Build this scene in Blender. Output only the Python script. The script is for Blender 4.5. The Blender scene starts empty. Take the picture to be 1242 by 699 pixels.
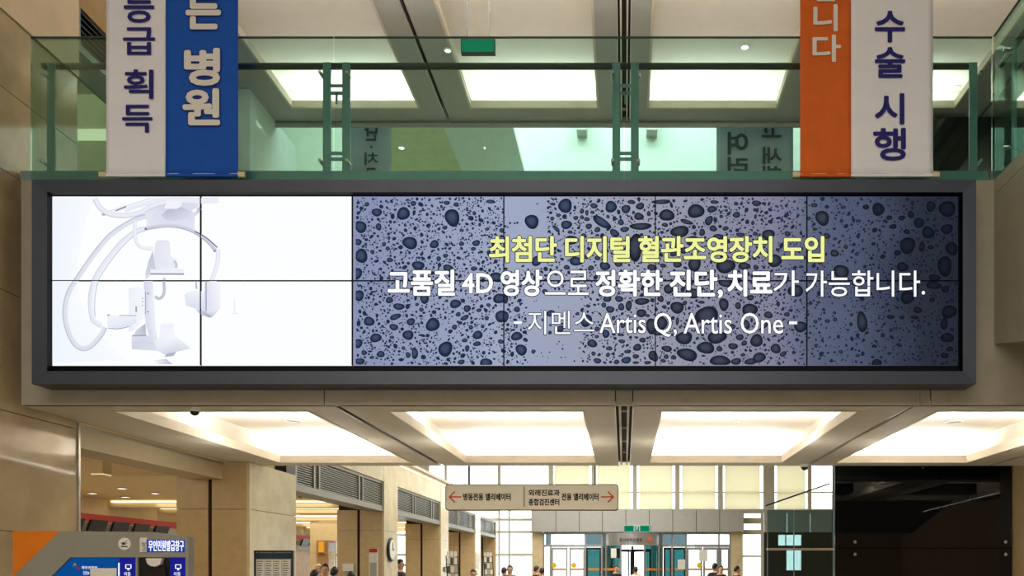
import bpy, math, random
from mathutils import Vector

random.seed(7)
scene = bpy.context.scene
COL = scene.collection

# ------------------------------------------------------------------ camera
F = 1000.0                      # focal length in pixels of the 1242 x 699 frame
VX, VY = 757.0, 690.0           # vanishing point of the level, straight-ahead camera
EYE = 1.6
cd = bpy.data.cameras.new('camera')
cam = bpy.data.objects.new('camera', cd)
COL.objects.link(cam)
cam.location = (0, 0, EYE)
cam.rotation_euler = (math.pi / 2, 0, 0)
cd.sensor_width = 36.0
cd.lens = 36.0 * F / 1242.0
cd.shift_x = (621.0 - VX) / 1242.0
cd.shift_y = (VY - 349.5) / 1242.0
cd.clip_start = 0.05
cd.clip_end = 500
scene.camera = cam

# ------------------------------------------------------------------ sky and exposure
world = bpy.data.worlds.new('world')
scene.world = world
world.use_nodes = True
wb = world.node_tree.nodes['Background']
wb.inputs[0].default_value = (0.93, 0.97, 1.0, 1)
wb.inputs[1].default_value = 4.5
vs = scene.view_settings
vs.view_transform = 'Standard'
vs.look = 'None'
vs.gamma = 1
vs.use_curve_mapping = False
vs.exposure = 0.0
scene.cycles.max_bounces = 7
scene.cycles.diffuse_bounces = 4
scene.cycles.glossy_bounces = 3
scene.cycles.transparent_max_bounces = 16

COVE_W = 6.5                   # watts per metre of hidden cove tube
COVE_COL = (1.0, 0.965, 0.90)


def area_light(loc, size, power, color, aim=(0, 0, -1), name='lamp'):
    d = bpy.data.lights.new(name, 'AREA')
    d.shape = 'RECTANGLE'
    d.size, d.size_y = size
    d.energy = power
    d.color = color
    o = bpy.data.objects.new(name, d)
    o.location = loc
    o.rotation_euler = Vector(aim).to_track_quat('-Z', 'Y').to_euler()
    COL.objects.link(o)
    return o


# area lights set up to fill the halls around: hall in front of the bridge, entrance hall, counter room, high atrium
area_light((-1.0, -2.7, 7.35), (7.5, 2.6), 520, (1.0, 0.97, 0.91), name='lobby_fill')  # fill light added behind the camera for fascia, frame and banners
area_light((-1.5, -4.6, 3.1), (5.0, 0.5), 110, (1.0, 0.96, 0.88), (0, 1, -0.05), name='lobby_low_fill')  # low fill light added at the back for sign, pillars and kiosk
area_light((-1.0, 22.0, 5.85), (6.0, 12.0), 900, (1.0, 0.97, 0.90), name='entrance_hall_lamp')
area_light((-7.8, 20.0, 2.93), (3.6, 16.0), 300, (1.0, 0.91, 0.72), name='counter_room_lamp')
area_light((-7.8, 10.5, 2.93), (3.6, 3.0), 60, (1.0, 0.91, 0.72), name='counter_room_lamp')
area_light((-0.5, 13.6, 11.8), (8.0, 3.6), 620, (0.95, 1.0, 0.97), name='atrium_fill')  # fill light added to brighten the mint atrium wall
area_light((-7.0, 9.5, 7.3), (2.5, 3.0), 16, (1.0, 0.92, 0.78), name='upper_room_lamp')


# ------------------------------------------------------------------ materials
def lin(c):
    r = []
    for v in c[:3]:
        v = v / 255.0
        r.append(v / 12.92 if v <= 0.04045 else ((v + 0.055) / 1.055) ** 2.4)
    return (r[0], r[1], r[2], 1.0)


def mat(name, rgb, rough=0.6, metal=0.0, var=0.06, scale=6.0, bump=0.0, bscale=60.0, spec=0.5, coat=0.0):
    m = bpy.data.materials.new(name)
    m.use_nodes = True
    nt = m.node_tree
    b = nt.nodes['Principled BSDF']
    c = lin(rgb)
    b.inputs['Roughness'].default_value = rough
    b.inputs['Metallic'].default_value = metal
    b.inputs['Specular IOR Level'].default_value = spec
    b.inputs['Coat Weight'].default_value = coat
    tc = nt.nodes.new('ShaderNodeTexCoord')
    n = nt.nodes.new('ShaderNodeTexNoise')
    n.inputs['Scale'].default_value = scale
    n.inputs['Detail'].default_value = 5
    nt.links.new(tc.outputs['Object'], n.inputs['Vector'])
    rp = nt.nodes.new('ShaderNodeValToRGB')
    rp.color_ramp.elements[0].position = 0.3
    rp.color_ramp.elements[1].position = 0.7
    rp.color_ramp.elements[0].color = tuple(max(0, v * (1 - var * 2)) for v in c[:3]) + (1,)
    rp.color_ramp.elements[1].color = tuple(min(1, v * (1 + var * 2)) for v in c[:3]) + (1,)
    nt.links.new(n.outputs['Fac'], rp.inputs['Fac'])
    nt.links.new(rp.outputs['Color'], b.inputs['Base Color'])
    if bump:
        n2 = nt.nodes.new('ShaderNodeTexNoise')
        n2.inputs['Scale'].default_value = bscale
        nt.links.new(tc.outputs['Object'], n2.inputs['Vector'])
        bp = nt.nodes.new('ShaderNodeBump')
        bp.inputs['Strength'].default_value = bump
        bp.inputs['Distance'].default_value = 0.01
        nt.links.new(n2.outputs['Fac'], bp.inputs['Height'])
        nt.links.new(bp.outputs['Normal'], b.inputs['Normal'])
    return m


def emit(name, rgb, strength=1.0):
    m = bpy.data.materials.new(name)
    m.use_nodes = True
    nt = m.node_tree
    nt.nodes.clear()
    o = nt.nodes.new('ShaderNodeOutputMaterial')
    e = nt.nodes.new('ShaderNodeEmission')
    e.inputs[0].default_value = lin(rgb)
    e.inputs[1].default_value = strength
    nt.links.new(e.outputs[0], o.inputs[0])
    return m


def glass(name, tint, refl=0.5, rough=0.0):
    m = bpy.data.materials.new(name)
    m.use_nodes = True
    nt = m.node_tree
    nt.nodes.clear()
    o = nt.nodes.new('ShaderNodeOutputMaterial')
    t = nt.nodes.new('ShaderNodeBsdfTransparent')
    t.inputs[0].default_value = tuple(tint) + (1,)
    g = nt.nodes.new('ShaderNodeBsdfGlossy')
    g.inputs['Roughness'].default_value = rough
    g.inputs[0].default_value = (0.9, 1.0, 0.95, 1)
    f = nt.nodes.new('ShaderNodeFresnel')
    f.inputs[0].default_value = 1.5
    ml = nt.nodes.new('ShaderNodeMath')
    ml.operation = 'MULTIPLY'
    ml.inputs[1].default_value = refl
    mx = nt.nodes.new('ShaderNodeMixShader')
    nt.links.new(f.outputs[0], ml.inputs[0])
    nt.links.new(ml.outputs[0], mx.inputs[0])
    nt.links.new(t.outputs[0], mx.inputs[1])
    nt.links.new(g.outputs[0], mx.inputs[2])
    nt.links.new(mx.outputs[0], o.inputs[0])
    return m


def blind_mat(name, rgb):
    m = bpy.data.materials.new(name)
    m.use_nodes = True
    nt = m.node_tree
    nt.nodes.clear()
    o = nt.nodes.new('ShaderNodeOutputMaterial')
    t = nt.nodes.new('ShaderNodeBsdfTranslucent')
    d = nt.nodes.new('ShaderNodeBsdfDiffuse')
    t.inputs[0].default_value = lin(rgb)
    d.inputs[0].default_value = lin(rgb)
    mx = nt.nodes.new('ShaderNodeMixShader')
    mx.inputs[0].default_value = 0.45
    nt.links.new(t.outputs[0], mx.inputs[1])
    nt.links.new(d.outputs[0], mx.inputs[2])
    nt.links.new(mx.outputs[0], o.inputs[0])
    return m


M = {
    'stone_wall': mat('polished_beige_stone', (180, 160, 124), 0.085, var=0.08, scale=3.0, spec=0.75),
    'wall_upper': mat('light_beige_wall', (214, 190, 158), 0.35, var=0.04, scale=3.0),
    'stone_col': mat('tan_stone', (192, 166, 122), 0.35, var=0.035, scale=9.0),
    'stone_pale': mat('pale_polished_stone', (214, 196, 160), 0.22, var=0.06, scale=4.0),
    'paint': mat('cream_soffit_paint', (214, 204, 184), 0.55, var=0.02),
    'paint_upper': mat('grey_beige_soffit_panel', (172, 171, 164), 0.5, var=0.02),
    'beam': mat('beige_beam_lining', (186, 170, 136), 0.5, var=0.03),
    'fascia': mat('grey_beige_fascia', (156, 152, 136), 0.5, var=0.03, bump=0.05),
    'coffer': mat('white_coffer_paint', (244, 238, 228), 0.6, var=0.01),
    'dark': mat('dark_gap', (22, 20, 18), 0.7, var=0.02),
    'frame': mat('charcoal_frame_metal', (66, 74, 90), 0.4, 0.3, var=0.03),
    'bezel': mat('black_bezel', (5, 7, 16), 0.5, var=0.02, spec=0.12),
    'alu': mat('brushed_aluminium', (190, 188, 182), 0.3, 0.9, var=0.03),
    'steel': mat('grey_steel_post', (122, 150, 150), 0.4, 0.3, var=0.04),
    'rail': mat('dark_handrail', (62, 66, 56), 0.35, 0.4, var=0.04),
    'chrome': mat('chrome', (220, 222, 222), 0.12, 1.0, var=0.01),
    'white_plastic': mat('white_plastic', (228, 226, 220), 0.4, var=0.01),
    'black_plastic': mat('black_plastic', (20, 20, 22), 0.25, var=0.02),
    'cloth_white': mat('white_banner_cloth', (236, 240, 252), 0.8, var=0.01, bump=0.1, bscale=200),
    'cloth_blue': mat('blue_banner_cloth', (0, 84, 190), 0.8, var=0.03, bump=0.1, bscale=200),
    'cloth_orange': mat('orange_banner_cloth', (216, 102, 30), 0.8, var=0.04, bump=0.1, bscale=200),
    'cloth_back': mat('pale_banner_back', (150, 172, 176), 0.9, var=0.02),
    'ink_navy': mat('navy_ink', (34, 32, 120), 0.8, var=0.02),
    'ink_white': mat('white_ink', (226, 228, 226), 0.8, var=0.01),
    'ink_dark': mat('dark_ink', (38, 34, 32), 0.7, var=0.02),
    'ink_grey': mat('show_through_ink', (40, 62, 72), 0.9, var=0.02),
    'ink_orange': mat('orange_red_ink', (236, 92, 36), 0.7, var=0.02),
    'cream_tip': mat('cream_wood', (214, 202, 164), 0.6, var=0.03),
    'mint_wall': mat('mint_white_wall', (206, 226, 214), 0.8, var=0.02),
    'olive': mat('olive_soffit', (192, 206, 164), 0.7, var=0.04),
    'cream': mat('cream_ceiling', (226, 204, 160), 0.7, var=0.02),
    'floor': mat('stone_floor', (158, 152, 142), 0.2, var=0.05),
    'header': mat('grey_metal_panel', (176, 176, 172), 0.45, 0.2, var=0.02),
    'mullion': mat('pale_mullion', (196, 190, 176), 0.5, var=0.02),
    'grille': mat('grille_metal', (150, 148, 138), 0.4, 0.5, var=0.02),
    'darkframe': mat('dark_door_frame', (50, 54, 56), 0.35, 0.6, var=0.03),
    'silver': mat('silver_door_frame', (176, 178, 178), 0.3, 0.7, var=0.03),
    'black_glass': mat('black_glass', (3, 6, 7), 0.03, var=0.02, spec=0.4),
    'sign_beige': mat('sign_panel_beige', (248, 240, 224), 0.5, var=0.01),
    'sign_edge': mat('sign_edge_brown', (104, 84, 64), 0.5, var=0.02),
    'kiosk': mat('kiosk_grey', (146, 147, 134), 0.5, var=0.02),
    'kiosk_orange': mat('kiosk_orange', (226, 124, 12), 0.5, var=0.02),
    'stripe': mat('orange_safety_tape', (236, 134, 30), 0.6, var=0.02),
    'red': mat('red_stripe', (190, 50, 40), 0.6, var=0.02),
    'yellow': mat('yellow_sticker', (226, 196, 30), 0.6, var=0.02),
    'wood': mat('wooden_panel', (176, 140, 92), 0.5, var=0.08),
    'paper': mat('white_paper', (232, 230, 222), 0.8, var=0.02),
    'ground': mat('outside_paving', (190, 190, 186), 0.9, var=0.05),
    'building': mat('pale_outside_building', (206, 208, 206), 0.9, var=0.04),
    'skin': mat('skin', (206, 160, 130), 0.6, var=0.03),
    'hair_black': mat('black_hair', (22, 20, 20), 0.5, var=0.05),
    'hair_white': mat('white_hair', (216, 214, 208), 0.6, var=0.03),
    'shoe': mat('shoe_leather', (28, 26, 26), 0.4, var=0.03),
    'e_lamp': emit('lamp_disc', (255, 250, 238), 4.0),
    'e_cove': emit('cove_tube', (255, 236, 196), 2.2),
    'e_white': emit('screen_white', (253, 254, 255), 1.0),
    'e_textw': emit('screen_text_white', (252, 253, 255), 1.0),
    'e_texty': emit('screen_text_yellow', (246, 250, 160), 0.95),
    'e_shadow': emit('screen_text_shadow', (16, 24, 44), 1.0),
    'e_green': emit('exit_green', (0, 132, 92), 0.9),
    'e_kblue': emit('kiosk_screen_blue', (14, 84, 160), 0.75),
    'e_kviolet': emit('kiosk_strip_violet', (34, 34, 150), 0.8),
    'e_kglow': emit('kiosk_lit_lettering', (240, 244, 255), 1.3),
    'e_kback': emit('kiosk_lit_blue', (40, 60, 170), 0.9),
    'e_amber': emit('amber_lightbox', (240, 160, 50), 1.0),
    'e_panel': emit('lit_panel', (236, 240, 190), 0.9),
    'glass_green': glass('green_balustrade_glass', (0.785, 0.915, 0.88), 0.6),
    'glass_side': glass('green_side_glass', (0.66, 0.80, 0.75), 0.14),
    'glass_edge': mat('green_glass_edge', (70, 96, 84), 0.2, var=0.02),
    'glass_clear': glass('window_glass', (0.95, 0.97, 0.96), 0.5),
    'glass_teal': glass('teal_partition_glass', (0.55, 0.68, 0.68), 0.8),
    'glass_door': glass('teal_door_glass', (0.10, 0.23, 0.23), 0.8),
    'glass_dark': glass('dark_transom_glass', (0.20, 0.25, 0.26), 0.9),
    'blind': blind_mat('cream_roller_blind', (250, 245, 226)),
}


# ------------------------------------------------------------------ helpers
def W(px, py, Y):
    """real position, at distance Y, of what the photograph shows at (px, py)"""
    return Vector(((px - VX) * Y / F, Y, EYE + (VY - py) * Y / F))


class MB:
    def __init__(s):
        s.v, s.f, s.mi = [], [], []

    def add(s, vs, fs, mi=0):
        b = len(s.v)
        s.v += [tuple(v) for v in vs]
        s.f += [tuple(b + i for i in f) for f in fs]
        s.mi += [mi] * len(fs)
        return s

    def box(s, x0, x1, y0, y1, z0, z1, mi=0):
        if x0 > x1: x0, x1 = x1, x0
        if y0 > y1: y0, y1 = y1, y0
        if z0 > z1: z0, z1 = z1, z0
        return s.add([(x0, y0, z0), (x1, y0, z0), (x1, y1, z0), (x0, y1, z0),
                      (x0, y0, z1), (x1, y0, z1), (x1, y1, z1), (x0, y1, z1)],
                     [(0, 3, 2, 1), (4, 5, 6, 7), (0, 1, 5, 4), (1, 2, 6, 5), (2, 3, 7, 6), (3, 0, 4, 7)], mi)

    def prism(s, pts, y0, y1, mi=0):
        """outline of (x, z) extruded along y"""
        n = len(pts)
        a = sum(pts[i][0] * pts[(i + 1) % n][1] - pts[(i + 1) % n][0] * pts[i][1] for i in range(n))
        if a < 0: pts = pts[::-1]
        v = [(x, y0, z) for x, z in pts] + [(x, y1, z) for x, z in pts]
        f = [tuple(range(n)), tuple(range(2 * n - 1, n - 1, -1))]
        f += [(i + n, (i + 1) % n + n, (i + 1) % n, i) for i in range(n)]
        return s.add(v, f, mi)

    def prism_x(s, pts, x0, x1, mi=0):
        """outline of (y, z) extruded along x"""
        n = len(pts)
        v = [(x0, y, z) for y, z in pts] + [(x1, y, z) for y, z in pts]
        f = [tuple(range(n - 1, -1, -1)), tuple(range(n, 2 * n))]
        f += [(i, (i + 1) % n, (i + 1) % n + n, i + n) for i in range(n)]
        return s.add(v, f, mi)

    def lathe(s, c, prof, n=16, axis='z', mi=0):
        """profile of (radius, height) spun about an axis through c"""
        v = []
        for r, h in prof:
            for k in range(n):
                a = 2 * math.pi * k / n
                p, q = r * math.cos(a), r * math.sin(a)
                if axis == 'z': v.append((c[0] + p, c[1] + q, c[2] + h))
                elif axis == 'y': v.append((c[0] + p, c[1] + h, c[2] + q))
                else: v.append((c[0] + h, c[1] + p, c[2] + q))
        f = []
        for j in range(len(prof) - 1):
            for k in range(n):
                k2 = (k + 1) % n
                f.append((j * n + k, j * n + k2, (j + 1) * n + k2, (j + 1) * n + k))
        f.append(tuple(range(n - 1, -1, -1)))
        f.append(tuple(range((len(prof) - 1) * n, len(prof) * n)))
        return s.add(v, f, mi)

    def tube(s, p, q, r, n=8, mi=0):
        p, q = Vector(p), Vector(q)
        d = (q - p).normalized()
        u = d.orthogonal().normalized()
        w = d.cross(u)
        v = []
        for e in (p, q):
            for k in range(n):
                a = 2 * math.pi * k / n
                v.append(e + (u * math.cos(a) + w * math.sin(a)) * r)
        f = [(k, (k + 1) % n, (k + 1) % n + n, k + n) for k in range(n)]
        f += [tuple(range(n - 1, -1, -1)), tuple(range(n, 2 * n))]
        return s.add(v, f, mi)

    def build(s, name, m, parent=None, smooth=False, bevel=0.0):
        me = bpy.data.meshes.new(name)
        o0 = Vector((0, 0, 0))
        if parent is not None:
            o0 = Vector(parent.get('_org', (0, 0, 0)))
        elif s.v:
            xs = [v[0] for v in s.v]; ys = [v[1] for v in s.v]; zs = [v[2] for v in s.v]
            o0 = Vector(((min(xs) + max(xs)) / 2, (min(ys) + max(ys)) / 2, min(zs)))
        me.from_pydata([(v[0] - o0.x, v[1] - o0.y, v[2] - o0.z) for v in s.v], [], s.f)
        ms = m if isinstance(m, (list, tuple)) else [m]
        for k in ms: me.materials.append(M[k] if isinstance(k, str) else k)
        for i, p in enumerate(me.polygons):
            p.material_index = s.mi[i]
            p.use_smooth = smooth
        me.update()
        o = bpy.data.objects.new(name, me)
        COL.objects.link(o)
        if parent is None: o.location = o0
        else: o.parent = parent
        o['_org'] = tuple(o0)
        if bevel:
            b = o.modifiers.new('bevel', 'BEVEL')
            b.width = bevel; b.segments = 2; b.limit_method = 'ANGLE'
        return o


def empty(name, loc):
    o = bpy.data.objects.new(name, None)
    o.location = loc
    o['_org'] = tuple(loc)
    COL.objects.link(o)
    return o


def tag(o, label=None, cat=None, group=None, kind=None):
    if label: o['label'] = label
    if cat: o['category'] = cat
    if group: o['group'] = group
    if kind: o['kind'] = kind
    return o


def thing(name, loc, label, cat, group=None):
    return tag(empty(name, loc), label, cat, group)


def struct(name, mb=None, m=None, label=None):
    o = mb.build(name, m) if mb else empty(name, (0, 0, 0))
    return tag(o, label, None, None, 'structure')


def box(name, m, parent, x0, x1, y0, y1, z0, z1, bevel=0.0):
    return MB().box(x0, x1, y0, y1, z0, z1).build(name, m, parent, bevel=bevel)


def text_geo(body, offset=0.0, spacing=1.0):
    c = bpy.data.curves.new('lettering', 'FONT')
    c.body = body
    c.offset = offset
    c.space_character = spacing
    c.resolution_u = 3
    o = bpy.data.objects.new('lettering', c)
    COL.objects.link(o)
    dg = bpy.context.evaluated_depsgraph_get()
    me = bpy.data.meshes.new_from_object(o.evaluated_get(dg))
    vs = [v.co.copy() for v in me.vertices]
    fs = [tuple(p.vertices) for p in me.polygons]
    bpy.data.objects.remove(o)
    bpy.data.curves.remove(c)
    bpy.data.meshes.remove(me)
    return vs, fs


def lettering(body, b, Y, m, parent, bold=0.0, spacing=1.0, mirror=False, outline=None, om=None, name='lettering', dy=0.0008):
    """flat lettering filling the box b = (x0, y0, x1, y1) of the photograph, on the surface at distance Y"""
    vs, fs = text_geo(body, 0.0, spacing)
    x0 = min(v.x for v in vs); x1 = max(v.x for v in vs)
    y0 = min(v.y for v in vs); y1 = max(v.y for v in vs)
    A = W(b[0], b[3], Y); B = W(b[2], b[1], Y)

    def dilate(r, y_far):
        # strokes thickened by overlapping shifted copies, each a hair behind the other
        if r <= 0: return [(0, 0, y_far)]
        return [(0, 0, y_far)] + [(r * math.cos(k * math.pi / 4), r * math.sin(k * math.pi / 4), y_far + .00006 * (k + 1)) for k in range(8)]

    def build(r, y_base, nm, mm):
        mb = MB()
        for dx, dy_, yy in dilate(r, y_base):
            out = []
            for v in vs:
                u = (v.x - x0) / (x1 - x0)
                w = (v.y - y0) / (y1 - y0)
                if mirror: u = 1 - u
                # keep the thickened strokes inside the measured box
                X = A.x + rin + (B.x - A.x - 2 * rin) * u
                Z = A.z + rin + (B.z - A.z - 2 * rin) * w
                out.append((X + dx, yy, Z + dy_))
            mb.add(out, fs)
        return mb.build(nm, mm, parent)
    em = (B.z - A.z)
    rin = bold * em
    o = build(rin, Y, name, m)
    if outline:
        build(rin + outline * em, Y + dy, 'lettering_outline', om)
    return o


# ------------------------------------------------------------------ the setting
ZS = 2.91          # underside of the bridge
ZD = 4.73          # bridge deck edge
ZC = 7.5           # upper ceiling
YB = 6.6           # front of the bridge
YE = 10.5          # back of the bridge

struct('floor', MB().box(-13, 10, -5, 31, -0.2, 0), 'floor')
struct('ground_outside', MB().box(-40, 40, 31, 120, -0.3, -0.05), 'ground')

# left wall of polished slabs beside the camera and the screen
wl = struct('wall_left')
MB().box(-5.5, -4.93, -5, 7.39, 0, ZC).build('wall_core', 'dark', wl)
zrow = [0, 0.95, 1.9, 2.85, 3.8, 4.75, 5.4, 6.0]
ycol = [-5, -3.2, -1.4, 0.4, 2.2, 4.0, 5.7, 7.39]
for i in range(len(zrow) - 1):
    for j in range(len(ycol) - 1):
        box('slab', 'stone_wall', wl, -4.93, -4.90 + random.uniform(-.0006, .0006), ycol[j] + .003, ycol[j + 1] - .003, zrow[i] + .003, zrow[i + 1] - .003)
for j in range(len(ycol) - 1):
    box('slab', 'wall_upper', wl, -4.93, -4.885, ycol[j] + .003, ycol[j + 1] - .003, 6.003, ZC)  # top row lighter: the bright reflection zone is put into the colour
box('corner_strip', 'alu', wl, -4.93, -4.885, 7.385, 7.41, 0, ZS)

struct('wall_back', MB().box(-5.5, 9.5, -5.2, -5, 0, ZC), 'wall_upper')
struct('wall_right', MB().box(9.3, 9.5, -5, 31, 0, ZC + 4.5), 'wall_upper')

# ---- coffered ceilings: soffit of the bridge, and the upper ceiling
MODS = [(-4.835, -2.33, -4.25, -2.63), (-2.29, -0.075, -1.96, -0.34), (0.075, 2.31, 0.31, 1.95),
        (2.35, 4.63, 2.61, 4.23), (4.67, 7.0, 4.93, 6.6), ]


def coffered(root, z, y0, y1, oy0, oy1, pm_):
    pw = COVE_W * (1.35 if z < 5 else 1.0)
    for (mx0, mx1, ox0, ox1) in MODS:
        b = MB()
        t = 0.05
        b.box(mx0, ox0, y0, y1, z, z + t)
        b.box(ox1, mx1, y0, y1, z, z + t)
        b.box(ox0, ox1, y0, oy0, z, z + t)
        b.box(ox0, ox1, oy1, y1, z, z + t)
        b.build('soffit_panel', pm_, root)
        # raised lip round the opening
        c = MB()
        lh = 0.09
        e = .008
        c.box(ox0 - .02, ox0 + e, oy0 + e, oy1 - e, z - .003, z + lh)
        c.box(ox1 - e, ox1 + .02, oy0 + e, oy1 - e, z - .003, z + lh)
        c.box(ox0 - .02, ox1 + .02, oy0 - .02, oy0 + e, z - .003, z + lh)
        c.box(ox0 - .02, ox1 + .02, oy1 - e, oy1 + .02, z - .003, z + lh)
        c.build('coffer_lip', 'paint', root)
        # cavity above
        g = 0.2
        h = 0.34
        d = MB()
        X0, X1, Y0, Y1 = ox0 - g, ox1 + g, oy0 - g, oy1 + g
        d.box(X0, X1, Y0, Y1, z + h, z + h + .02)
        d.box(X0 - .02, X0, Y0, Y1, z + t, z + h)
        d.box(X1, X1 + .02, Y0, Y1, z + t, z + h)
        d.box(X0, X1, Y0 - .02, Y0, z + t, z + h)
        d.box(X0, X1, Y1, Y1 + .02, z + t, z + h)
        d.build('coffer_ceiling', 'coffer', root)
        # the hidden tubes on the ledge, shining up and inwards
        lx, ly = ox1 - ox0, oy1 - oy0
        cx, cy = (ox0 + ox1) / 2, (oy0 + oy1) / 2
        zz = z + t + .015
        area_light((ox0 - .11, cy, zz), (.08, ly), pw * .75 * ly, COVE_COL, (0.25, 0, 1), 'cove_tube')
        area_light((ox1 + .11, cy, zz), (.08, ly), pw * .75 * ly, COVE_COL, (-0.25, 0, 1), 'cove_tube')
        area_light((cx, oy1 + .11, zz), (lx, .08), pw * 1.25 * lx, COVE_COL, (0, -0.25, 1), 'cove_tube')
        area_light((cx, oy0 - .11, zz), (lx, .08), pw * 0.2 * lx, COVE_COL, (0, 0.25, 1), 'cove_tube')


cb = struct('ceiling_bridge')
coffered(cb, ZS, YB + .02, YE, 6.87, 10.18, 'paint')
box('edge_filler', 'beam', cb, -4.9, -4.838, YB + .15, YE, ZS + .01, ZS + .05)
cu = struct('ceiling')
coffered(cu, ZC, 2.0, 10.87, 5.2, 10.55, 'paint_upper')
# slot diffusers in the joints between modules
for (z, y0, y1, root) in ((ZS, YB + .1, YE, cb), (ZC, 2.0, 10.87, cu)):
    MB().box(-4.95, 7.0, y0, y1, z + .42, z + .46).build('backing_board', 'dark', root)
    for x, w in ((0.0, .075), (-2.31, .02), (2.33, .02), (4.65, .02)):
        b = MB().box(x - w, x + w, y0, y1, z + .06, z + .09)
        b.build('slot_backing', 'dark', root)
    for s in (-1, 1):
        box('slot_rail', 'alu', root, s * .075 - .006, s * .075 + .006, y0, y1, z - .006, z + .05)
        box('slot_rail', 'paint', root, s * .045 - .02 * (s > 0) - .0, s * .045 + .02 * (s < 0), y0, y1, z + .01, z + .05)
    n = 5
    for k in range(n):
        yy = y0 + .25 + (y1 - y0 - .5) * k / (n - 1)
        box('slot_bridge', 'grille', root, -.045, .045, yy - .02, yy + .02, z + .015, z + .03)
    # slot trims of the side joints
    for x in (-2.31, 2.33, 4.65):
        box('joint_trim', 'alu', root, x - .03, x - .018, y0, y1, z - .005, z + .03)
MB().box(-5.5, 9.5, -5.2, 2.0, ZC, ZC + .1).build('plain_ceiling', 'paint', cu)
MB().box(6.95, 9.5, 2.0, 11.0, ZC, ZC + .1).build('plain_ceiling', 'paint', cu)
MB().box(-9.5, -4.93, 7.39, 11.0, ZC, ZC + .1).build('plain_ceiling', 'paint', cu)
MB().box(-5.0, 9.5, 10.875, 10.9, ZC - .07, ZC + .6).build('ceiling_edge', 'paint_upper', cu)
box('ceiling_edge_trim', 'steel', cu, -5.0, 9.5, 10.862, 10.874, ZC - .02, ZC - .006)

# ---- the bridge: fascia of panels, deck
wf = struct('wall_bridge')
xs = [-4.83, -2.40, -0.07, 0.07, 2.37, 2.455, 4.75, 7.0]
for i in range(len(xs) - 1):
    ins = .022 if i == 2 else (.01 if i == 4 else 0)
    box('fascia_panel', 'fascia', wf, xs[i] + .004, xs[i + 1] - .004, YB + ins, YB + .05, ZS, ZD - .02)
box('fascia_backing', 'dark', wf, -4.83, 7.0, YB + .05, YB + .09, ZS + .05, ZD - .03)
box('bridge_deck', 'floor', wf, -4.9, 7.0, YB + .1, YE, ZD - .15, ZD + .02)
box('deck_upstand', 'steel', wf, -4.88, 2.94, YB + .06, YB + .12, ZD + .0, ZD + .085)
box('back_fascia', 'fascia', wf, -4.9, 7.0, YE - .05, YE, ZS + .05, ZD - .16)
# end of the bridge over the side passage
box('return_panel', 'fascia', wf, 2.96, 7.0, 2.5, YB - .002, ZD - .14, ZD - .02)
# side balcony that joins from the right
MB().prism_x([(YB - .004, 3.40), (YB - .004, ZD - .145), (2.5, ZD - .145), (2.5, 2.45)], 2.96, 3.2).build('balcony_fascia', 'fascia', wf)
MB().prism_x([(YB - .004, 3.40), (YB - .004, 3.5), (2.5, 2.55), (2.5, 2.45)], 3.2, 7.0).build('balcony_soffit', 'fascia', wf)

# ---- upper storey left: louvred beam and recess behind the wall end
ul = struct('wall_left_upper')
box('beam_face', 'wood', ul, -5.2, -4.9, 7.39, 10.13, 6.66, ZC)
box('grille_back', 'dark', ul, -5.2, -4.99, 7.39, 10.13, 6.33, 6.66)
for k in range(6):
    z = 6.345 + k * .055
    MB().prism_x([(7.4, z), (7.4, z + .012), (10.12, z + .012), (10.12, z)], -4.99, -4.905).build('grille_slat', 'darkframe', ul)
for y in (7.405, 8.3, 9.2, 10.1):
    box('grille_post', 'steel', ul, -4.985, -4.898, y, y + .025, 6.33, 6.66)
box('beam_base', 'steel', ul, -5.2, -4.9, 7.39, 10.13, 6.26, 6.33)
box('recess_wall', 'mint_wall', ul, -9.5, -5.5, 11.6, 11.7, ZD, ZC)
box('recess_wall', 'olive', ul, -9.5, -9.4, 7.0, 11.6, ZD, ZC)
box('recess_wall', 'wall_upper', ul, -9.5, -5.5, 6.9, 7.0, ZD, ZC)
box('recess_floor', 'floor', ul, -9.5, -4.95, 7.0, 11.6, ZD - .1, ZD)
MB().box(-9.4, -5.55, 9.9, 10.1, ZD, ZC).build('recess_wall', 'olive', ul)
b = MB()
p, q = W(92, 170, 9.88), W(150, 157, 9.88)
b.box(p.x, q.x, 9.87, 9.89, p.z, q.z).build('lit_panel', 'e_panel', ul)

# ---- arcade on the left: pillars, beams, louvres
XA = -4.6
arc = struct('wall_arcade')
PIL = [(10.13, 11.56), (15.8, 16.75), (20.7, 21.6), (25.5, 26.4), (29.6, 30.2)]
for k, (ya, yb) in enumerate(PIL):
    pr = arc
    # front face: two stone leaves with a recessed gap, side face with slabs
    H = 3.8 if k else ZS
    MB().box(-5.48, XA - .03, ya + .03, yb - .03, 0, H - .01).build('pillar_core', 'dark', pr)
    zz = [0, 1.1, 2.33, 3.8] if k else [0, 1.1, 2.33, ZS]
    for i in range(3):
        z0, z1 = zz[i] + .003, zz[i + 1] - .003
        box('slab', 'stone_col', pr, -5.5, -5.115, ya + .0, ya + .03, z0, min(z1, 2.72) if i == 2 else z1)
        box('slab', 'stone_col', pr, -5.06, XA - .035, ya - .01, ya + .03, z0, z1)
        box('slab', 'stone_pale', pr, XA - .03, XA, ya + .02, yb, z0, z1)  # side slabs paler: the light on this face is put into the colour
    box('corner_strip', 'stone_pale', pr, XA - .033, XA + .004, ya - .012, ya + .018, 0, H - .002)
    if k == 0:
        MB().box(-5.48, XA - .0, ya + .0, yb, ZD, ZC - .002).build('upper_pillar', 'mint_wall', pr)  # strongly lit stone, its brightness put into the pale mint colour
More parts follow.
